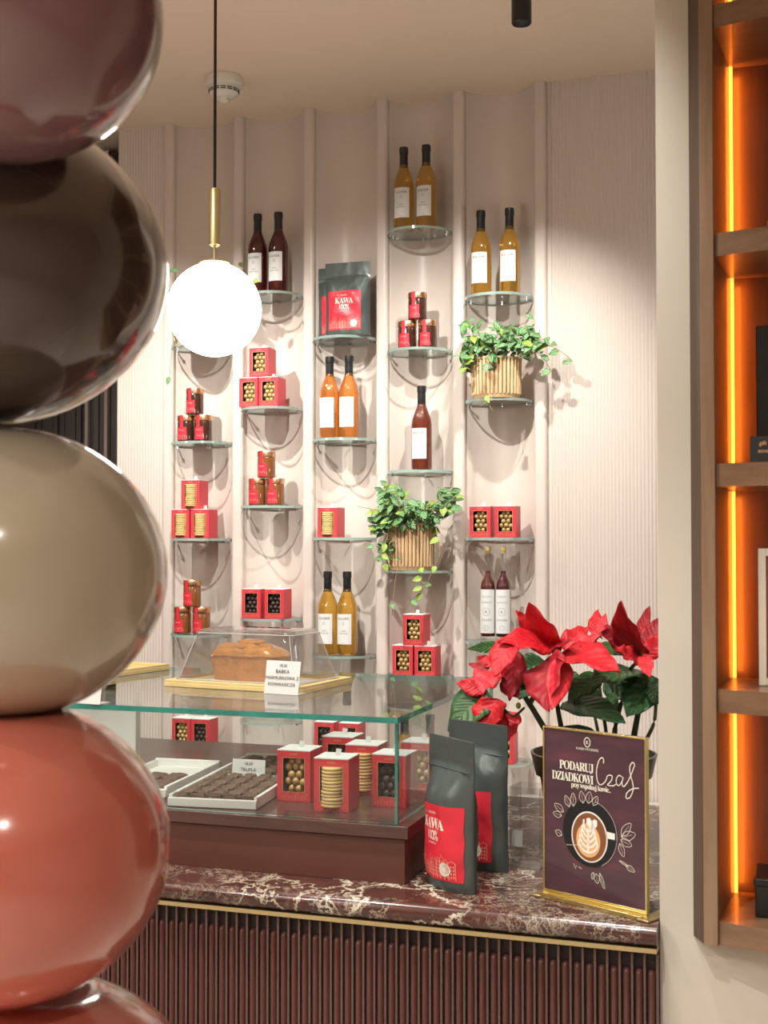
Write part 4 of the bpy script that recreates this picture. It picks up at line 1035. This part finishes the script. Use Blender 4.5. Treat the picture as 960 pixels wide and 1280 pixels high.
for m, b, tp, w, kw in (
 (leafmd, (608, 862, 2.47), (560, 914, 2.42), 48, dict(shape=2, up=(-.3, -1, .4), fold=.08)), (leafmd, (628, 808, 2.46), (585, 811, 2.42), 15, dict()),
 (leafdk, (682, 828, 2.46), (640, 842, 2.42), 34, dict()), (leafdk, (676, 838, 2.46), (648, 874, 2.42), 36, dict(shape=2)),
 (leafmd, (748, 842, 2.48), (710, 876, 2.38), 30, dict()), (leafmd, (800, 838, 2.50), (736, 858, 2.36), 42, dict(up=(0, -.6, 1), curl=.1)),
 (leafdk, (704, 878, 2.46), (782, 904, 2.34), 42, dict(up=(0, -.6, 1), curl=.08)), (leafdk, (818, 846, 2.50), (784, 896, 2.38), 54, dict(shape=2)), (leafdk, (822, 850, 2.48), (818, 880, 2.40), 26, dict()),
 (leafdk, (748, 862, 2.50), (716, 880, 2.42), 24, dict()), (leafdk, (748, 920, 2.52), (705, 908, 2.44), 15, dict()),
 (leafmd, (748, 806, 2.52), (796, 819, 2.44), 16, dict()), (leafmd, (690, 850, 2.50), (672, 872, 2.48), 20, dict()), (leafdk, (755, 850, 2.55), (800, 872, 2.52), 34, dict()),
 (leafmd, (760, 868, 2.53), (772, 886, 2.47), 14, dict()), (leafdk, (700, 846, 2.55), (728, 862, 2.52), 28, dict())):
    BR('leaf', m, b, tp, w, ruf=.5, **kw)
def ST(pts, r0, r1):
    P = [tuple(lp(*q)) for q in pts]; P = spline(P, 5); n_ = len(P)
    MB().tube(P, [r0+(r1-r0)*i/(n_-1) for i in range(n_)], 8, stemm).obj('stem', t)
ST([(728, 975, 2.5), (690, 925, 2.46), (662, 880, 2.44), (640, 850, 2.43), (618, 836, 2.41)], .0075, .003)
ST([(662, 880, 2.44), (678, 850, 2.44), (692, 818, 2.42)], .0055, .003)
ST([(735, 975, 2.5), (708, 930, 2.48), (698, 890, 2.46), (693, 850, 2.44)], .006, .004)
ST([(655, 885, 2.43), (640, 895, 2.40), (624, 878, 2.45)], .0025, .002)
ST([(750, 975, 2.5), (748, 920, 2.52), (742, 880, 2.53), (745, 800, 2.55)], .004, .002)
ST([(760, 975, 2.5), (758, 920, 2.5), (752, 880, 2.5), (748, 845, 2.5)], .004, .003)
ST([(772, 975, 2.52), (768, 920, 2.52), (776, 880, 2.5), (786, 840, 2.49), (802, 824, 2.46)], .006, .003)
ST([(790, 975, 2.5), (792, 925, 2.48), (800, 880, 2.47), (808, 842, 2.46), (806, 824, 2.45)], .007, .003)
ST([(795, 975, 2.46), (806, 930, 2.44), (817, 905, 2.42), (820, 880, 2.42)], .004, .003)
for px, py, Y in ((695, 816, 2.41), (700, 820, 2.40), (690, 812, 2.42), (806, 820, 2.44), (800, 824, 2.43), (811, 824, 2.43), (618, 834, 2.40), (622, 838, 2.40), (648, 882, 2.40)):
    MB().ball(tuple(lp(px, py, Y)), .005, 8, 6, budm, (1, 1, 1.3)).obj('bud', t)

# trailing plants in ribbed baskets
def vine_plant(label, c, k, pw, ph, blobs, tendrils, seed, dx=0, young=.12, n=1.0, Y=3.93):
    rnd = random.Random(seed)
    t = thing('potted_vine', label, 'plant', on(c, k, dx, Y)); O = Vector(t.location)
    mb = MB(); R_ = pw/2; N_ = 144; prof = [(0, .88), (.10, .92), (.11, .95), (.14, .95), (.95, 1.0), (1.0, 1.02)]
    vs = []
    for z, s in ((.0, .90), (.012, .95), (.012, .97), (ph-.006, 1.0), (ph-.006, 1.03), (ph, 1.03)):
        for i in range(N_):
            a = 2*PI*i/N_; rib = (.0020*(1 if i % 4 < 2 else -1)) if .012 <= z < ph-.003 and s in (.97, 1.0) else 0
            vs.append(((R_*s+rib)*math.cos(a), (R_*s+rib)*.80*math.sin(a), z))
    fs = [(j*N_+i, j*N_+(i+1) % N_, (j+1)*N_+(i+1) % N_, (j+1)*N_+i) for j in range(5) for i in range(N_)]+[tuple(range(N_-1, -1, -1))]
    mb.add(vs, fs, basketm); mb.mi(basketd)
    for q in range(2*N_, 4*N_):
        if q % 4 in (2,): mb.m[q] = 1
    mb.obj('basket_pot', t, sharp=25)
    MB().rev([(.0001, ph-.008), (R_*.8, ph-.012)], 24, m=soil).obj('soil', t)
    mb = MB(); st = MB()
    def lf(p, sz, m, dr=None):
        dr = dr or Vector((rnd.uniform(-1, 1), rnd.uniform(-1, .1), rnd.uniform(-.9, .5)))
        dr.normalize(); leaf(mb, p, p+dr*sz, sz*rnd.uniform(.55, .72), m, Vector((rnd.uniform(-.4, .4), -1, rnd.uniform(.2, 1))), rnd.uniform(0, .2), .15, 5, 0)
    zc = (at(0, 0, Y)-CAM).length
    for (px, py, rx, ry, cnt) in blobs:
        q = at(px, py, Y-.02)-O
        for i in range(int(cnt*n)):
            a = rnd.uniform(0, 2*PI); rr = math.sqrt(rnd.random())
            p = q+Vector((rx*rr*math.cos(a)*.0026, rnd.uniform(-.055, .035), ry*rr*math.sin(a)*.0026))
            if p.y > .045: p.y = .045
            lf(p, rnd.uniform(.028, .044), vineyoung if rnd.random() < young else vineleaf)
            if i % 3 == 0: st.tube([p, p+Vector((-p.x*.4, .01, -.03))], .0009, 4, vinestem)
    for pts, ls, yg in tendrils:
        P = [tuple(at(a, b, y_)-O) for a, b, y_ in pts]; P = spline(P, 6)
        st.tube(P, .0011, 5, vinestem)
        for i in range(3, len(P), ls):
            lf(Vector(P[i]), rnd.uniform(.028, .038), vineyoung if rnd.random() < yg else vineleaf, Vector((rnd.uniform(-1, 1), rnd.uniform(-.5, .1), rnd.uniform(-.8, .3))))
    mb.obj('foliage', t, sharp=80); st.obj('vine_stems', t)
    return t
basketd = mat('dark_rattan_gap', (.16, .085, .04), .7)
basketm = wood('ribbed_rattan', (.52, .34, .17), (.70, .50, .29), .55, stretch=(30, 30, 3), coat=0)
vine_plant('ribbed basket plant whose vines trail over the right fluted panel', 4, 'b', .160, .128,
  [(625, 425, 33, 12, 75), (600, 438, 20, 14, 35), (590, 412, 10, 10, 12), (650, 430, 22, 12, 28), (678, 430, 12, 11, 16), (582, 452, 10, 9, 12), (622, 452, 12, 10, 14), (664, 412, 6, 9, 8)],
  [([(600, 440, 3.86), (590, 445, 3.84), (578, 455, 3.84), (588, 462, 3.84)], 4, .5), ([(660, 430, 3.88), (685, 432, 3.86), (705, 442, 3.88), (716, 452, 3.9)], 7, .1), ([(655, 425, 3.88), (668, 405, 3.86), (665, 395, 3.86)], 6, .1),
   ([(670, 438, 3.88), (682, 452, 3.88), (690, 465, 3.9)], 7, 0), ([(612, 440, 3.83), (606, 470, 3.82), (607, 495, 3.81), (615, 512, 3.81)], 9, .3), ([(610, 500, 3.82), (600, 508, 3.81)], 5, .4), ([(592, 420, 3.86), (587, 405, 3.86)], 4, .2)], 11, .004)
vine_plant('fuller basket plant with vines hanging below its shelf', 3, 'd', .150, .150,
  [(500, 640, 28, 18, 85), (485, 660, 15, 28, 55), (530, 642, 25, 13, 50), (556, 632, 16, 12, 30), (490, 618, 14, 12, 24), (482, 685, 10, 14, 16), (528, 664, 12, 6, 8), (565, 618, 8, 7, 8)],
  [([(500, 640, 3.85), (497, 620, 3.84), (495, 600, 3.84)], 5, .4), ([(545, 640, 3.87), (565, 625, 3.85), (577, 613, 3.85)], 5, .2), ([(485, 670, 3.85), (478, 690, 3.84), (480, 706, 3.84)], 4, .1),
   ([(545, 660, 3.85), (550, 690, 3.82), (540, 715, 3.81), (530, 735, 3.81), (515, 750, 3.81), (505, 763, 3.82)], 7, .7), ([(500, 690, 3.84), (496, 712, 3.82), (492, 745, 3.82), (490, 770, 3.83)], 11, .5), ([(525, 700, 3.83), (527, 722, 3.81), (528, 742, 3.81)], 3, .8),
   ([(484, 640, 3.86), (462, 636, 3.88), (447, 633, 3.9)], 12, .1), ([(505, 690, 3.84), (500, 712, 3.82)], 6, .2)], 23, -.012, n=1.0)
vine_plant('basket plant almost hidden behind the lit globe', 0, 'a', .150, .13,
  [(262, 370, 40, 22, 70), (298, 372, 10, 14, 10)],
  [([(290, 360, 3.86), (302, 340, 3.84), (303, 325, 3.84)], 5, .5), ([(296, 365, 3.84), (310, 352, 3.82), (322, 352, 3.82)], 6, .4), ([(225, 380, 3.9), (214, 345, 3.9), (212, 335, 3.9)], 6, .1), ([(225, 400, 3.9), (216, 430, 3.88), (212, 470, 3.88)], 9, .1)], 31)

# ------------------------------------------------------------------ pendant lamp
p = at(268, 387, 2.5)
t = thing('pendant_lamp', 'round lit opal globe hanging on a black cord with a brass stem', 'lamp', (p.x, p.y, p.z-.1015))
MB().ball((0, 0, .1015), .1015, 48, 32, globem).obj('globe', t)
MB().rev([(.0001, .198), (.032, .198), (.034, .2015), (.030, .206), (.004, .208), (.0001, .208)], 24, m=brass).obj('cap', t)
MB().cyl(.003, .208, .240, 10, m=brass).obj('thin_rod', t)
MB().rev([(.0001, .236), (.008, .238), (.0125, .242), (.0125, .362), (.0105, .365), (.0001, .365)], 24, m=brass).obj('brass_stem', t)
MB().cyl(.0035, .365, ZC-p.z+.1015-.02, 8, m=black).obj('cord', t)
MB().rev([(.0001, 0), (.05, 0), (.05, .02), (.0001, .02)], 24, (0, 0, ZC-p.z+.1015-.0202), brass).obj('ceiling_rose', t)
for px_, py_, pz_, lb_ in ((-2.9, 2.5, 2.05, 'added globe lamp left of the picture, unseen, brightening the ceiling'), (.32, 3.0, 2.05, 'added globe lamp hidden behind the pillar wall, brightening the ceiling')):
    ALLK = proto_children(t); o = copy_tree(t); o.location = (px_, py_, 2.055-.1015); tag(o, lb_, 'lamp', 'globe pendant lamps')  # two extra unseen pendants, added to brighten the ceiling
t['group'] = 'globe pendant lamps'
# smoke detector
p = at(280, 104, 3.62)
dd = atz(280, 97, ZC)
t = thing('smoke_detector', 'white smoke detector on the ceiling beside the lamp cord', 'detector', (dd.x, dd.y, ZC-.0005))
MB().rev([(.0001, 0), (.058, 0), (.060, -.004), (.060, -.026), (.055, -.032), (.047, -.034)], 40, m=whitep).obj('base', t)
MB().rev([(.047, -.033), (.046, -.052), (.038, -.060), (.016, -.064), (.0001, -.064)], 40, m=whitep).obj('dome', t)
MB().rev([(.016, -.063), (.015, -.074), (.010, -.078), (.0001, -.079)], 20, m=whitep).obj('sensor', t)
mb = MB()
for row in (-.042, -.048):
    for k in range(14):
        a = 2*PI*k/14; a1 = a+.34
        P = [(.0475*math.cos(a+(a1-a)*i/4), .0475*math.sin(a+(a1-a)*i/4), row) for i in range(5)]
        mb.tube(P, .0016, 4, black)
mb.obj('vents', t)

# ------------------------------------------------------------------ balloons
def balloonm(name, c, c2, metal=.0, rough=.06, coat=1.0):
    return mat(name, c, rough+.1, metal, coat=coat, var=.05, vs=3, spec=.6)
bm = [balloonm('mauve_latex', (.17, .085, .09), 0), balloonm('dark_brown_chrome_latex', (.075, .050, .040), 0, .35), balloonm('cream_latex', (.44, .38, .28), 0), balloonm('coral_latex', (.52, .14, .10), 0)]
BL = [  # px centre, half sizes px, z-depth, material, label
 (0, 15, 204, 186, .95, bm[0], 'mauve brown balloon at the top of the column'),
 (-50, 335, 258, 204, 1.14, bm[1], 'dark chocolate brown balloon, second from the top'),
 (0, 716, 207, 184, 1.12, bm[2], 'cream coloured balloon in the middle of the column'),
 (8, 1063, 202, 184, 1.10, bm[3], 'large coral balloon below the cream one'),
 (45, 1408, 205, 178, 1.14, bm[3], 'coral balloon whose top shows at the bottom edge')]
fw = Vector((-math.sin(YAW), math.cos(YAW), 0))
for (px, py, rx, ry, zd, m, lab), (kt_, kb_) in zip(BL, ((1, 1), (1, .965), (.965, .93), (.93, .925), (.925, 1))):
    d = RM@Vector((px-480, 640-py, -F)); p = CAM+d*(zd/d.dot(fw))
    a, b_ = rx*zd/F, ry*zd/F
    def f(u, v):
        th = 2*PI*u; ph = -PI/2+PI*v; c, s = math.cos(ph), math.sin(ph)
        r = a*c; z = b_*s*.999; z = max(min(z, b_*kt_), -b_*kb_)
        return (r*math.cos(th), r*math.sin(th), z)
    o = MB().grid(f, 64, 40, m).obj('balloon', loc=tuple(p), sharp=180); 
    tag(o, lab, 'balloon', 'balloons in the column')
    kt = MB().rev([(.0001, -.014), (.010, -.015), (.008, -.010), (.004, -.004), (.006, .003)], 16, m=m); M = Matrix.Rotation(PI/2, 3, 'Y')
    kt.v = [tuple(M@Vector(q)+Vector((-a+.0, 0, 0))) for q in kt.v]; kt.obj('knot', o)

# ------------------------------------------------------------------ lights
def spot(loc, target, e, ang_=50, col=(1, .88, .74), r=.018, blend=.85):
    l = bpy.data.lights.new('spot_beam', 'SPOT'); l.energy = e; l.spot_size = math.radians(ang_); l.spot_blend = blend; l.color = col; l.shadow_soft_size = r
    o = bpy.data.objects.new('spot_beam', l); C.objects.link(o); o.location = loc
    o.rotation_euler = (Vector(target)-Vector(loc)).to_track_quat('-Z', 'Y').to_euler(); return o
def lampcase():
    t = thing('ceiling_spotlight', '', 'spotlight')
    MB().rev([(.0001, 0), (.0260, 0), (.0260, -.115), (.0235, -.118), (.0225, -.108), (.0215, -.044)], 32, m=black).obj('housing', t)
    MB().rev([(.0001, -.045), (.0212, -.045)], 24, m=lampm).obj('lens', t)
    return t
LPz = Proto(lampcase)
WL = (1, .965, .90)
spots = [((-.707, 3.24), (-1.0, 4.0, 1.5), 60, 'black cylinder spotlight on the ceiling above the right bays'),
         ((-1.30, 2.62), (-1.35, 4.0, 1.40), 104, 'black cylinder spotlight above the glass case, outside the picture'),
         ((-2.10, 3.05), (-1.95, 4.0, 1.45), 100, 'black cylinder spotlight behind the top balloon'),
         ((-.12, 3.10), (-.45, 4.0, 1.40), 10, 'black cylinder spotlight hidden behind the pillar wall'),
         ((-.62, 1.75), (-.62, 2.45, 1.1), 75, 'black cylinder spotlight in front of the counter, right of centre'),
         ((-1.35, 1.70), (-1.25, 2.4, 1.1), 75, 'black cylinder spotlight in front of the counter, left of centre'),
         ((-.55, .75), (-.12, 2.05, .35), 75, 'added unseen spotlight brightening the lower pillar wall and counter')]  # last spot is unseen, added to light the lower pillar and counter
for (x, y), tg, e, lab in spots:
    LPz.place(lab, 'spotlight', (x, y, ZC-.0005), 0, 'black cylinder ceiling spotlights')
    spot((x, y, ZC-.125), tg, e, 78 if y > 2 else 74 if y > 1 else 46, WL)
def downl():
    t = thing('ceiling_downlight', '', 'downlight')
    MB().rev([(.060, 0), (.062, -.004), (.050, -.005), (.048, -.001)], 32, m=whitep).obj('ring', t)
    MB().rev([(.0001, -.002), (.048, -.002)], 32, m=lampm).obj('lens', t)
    return t
DL = Proto(downl)
for i, (x, y) in enumerate(((-2.6, .8), (-2.0, -.1), (-2.6, -1.0), (-1.0, -1.0), (.6, -1.0), (-2.6, -2.8), (-1.0, -2.8), (.6, -2.8))):
    DL.place('round recessed downlight in the shop ceiling behind the viewer', 'downlight', (x, y, ZC-.0005), 0, 'recessed downlights')
    l = bpy.data.lights.new('downlight_beam', 'AREA'); l.shape = 'DISK'; l.size = .09; l.energy = 19; l.color = (1, .94, .86); l.spread = math.radians(150)
    o = bpy.data.objects.new('downlight_beam', l); C.objects.link(o); o.location = (x, y, ZC-.008)

w = bpy.data.worlds.new('world'); bpy.context.scene.world = w; w.use_nodes = True
w.node_tree.nodes['Background'].inputs[0].default_value = (1, .85, .7, 1); w.node_tree.nodes['Background'].inputs[1].default_value = .15
sc = bpy.context.scene
sc.view_settings.view_transform = 'Standard'; sc.view_settings.look = 'None'; sc.view_settings.gamma = 1; sc.view_settings.exposure = 0.22
sc.view_settings.use_curve_mapping = False
try:
    sc.cycles.transparent_max_bounces = 24; sc.cycles.max_bounces = 10; sc.cycles.diffuse_bounces = 5; sc.cycles.glossy_bounces = 5; sc.cycles.transmission_bounces = 8
    sc.cycles.caustics_refractive = False; sc.cycles.caustics_reflective = False; sc.cycles.sample_clamp_indirect = 6
except Exception: pass
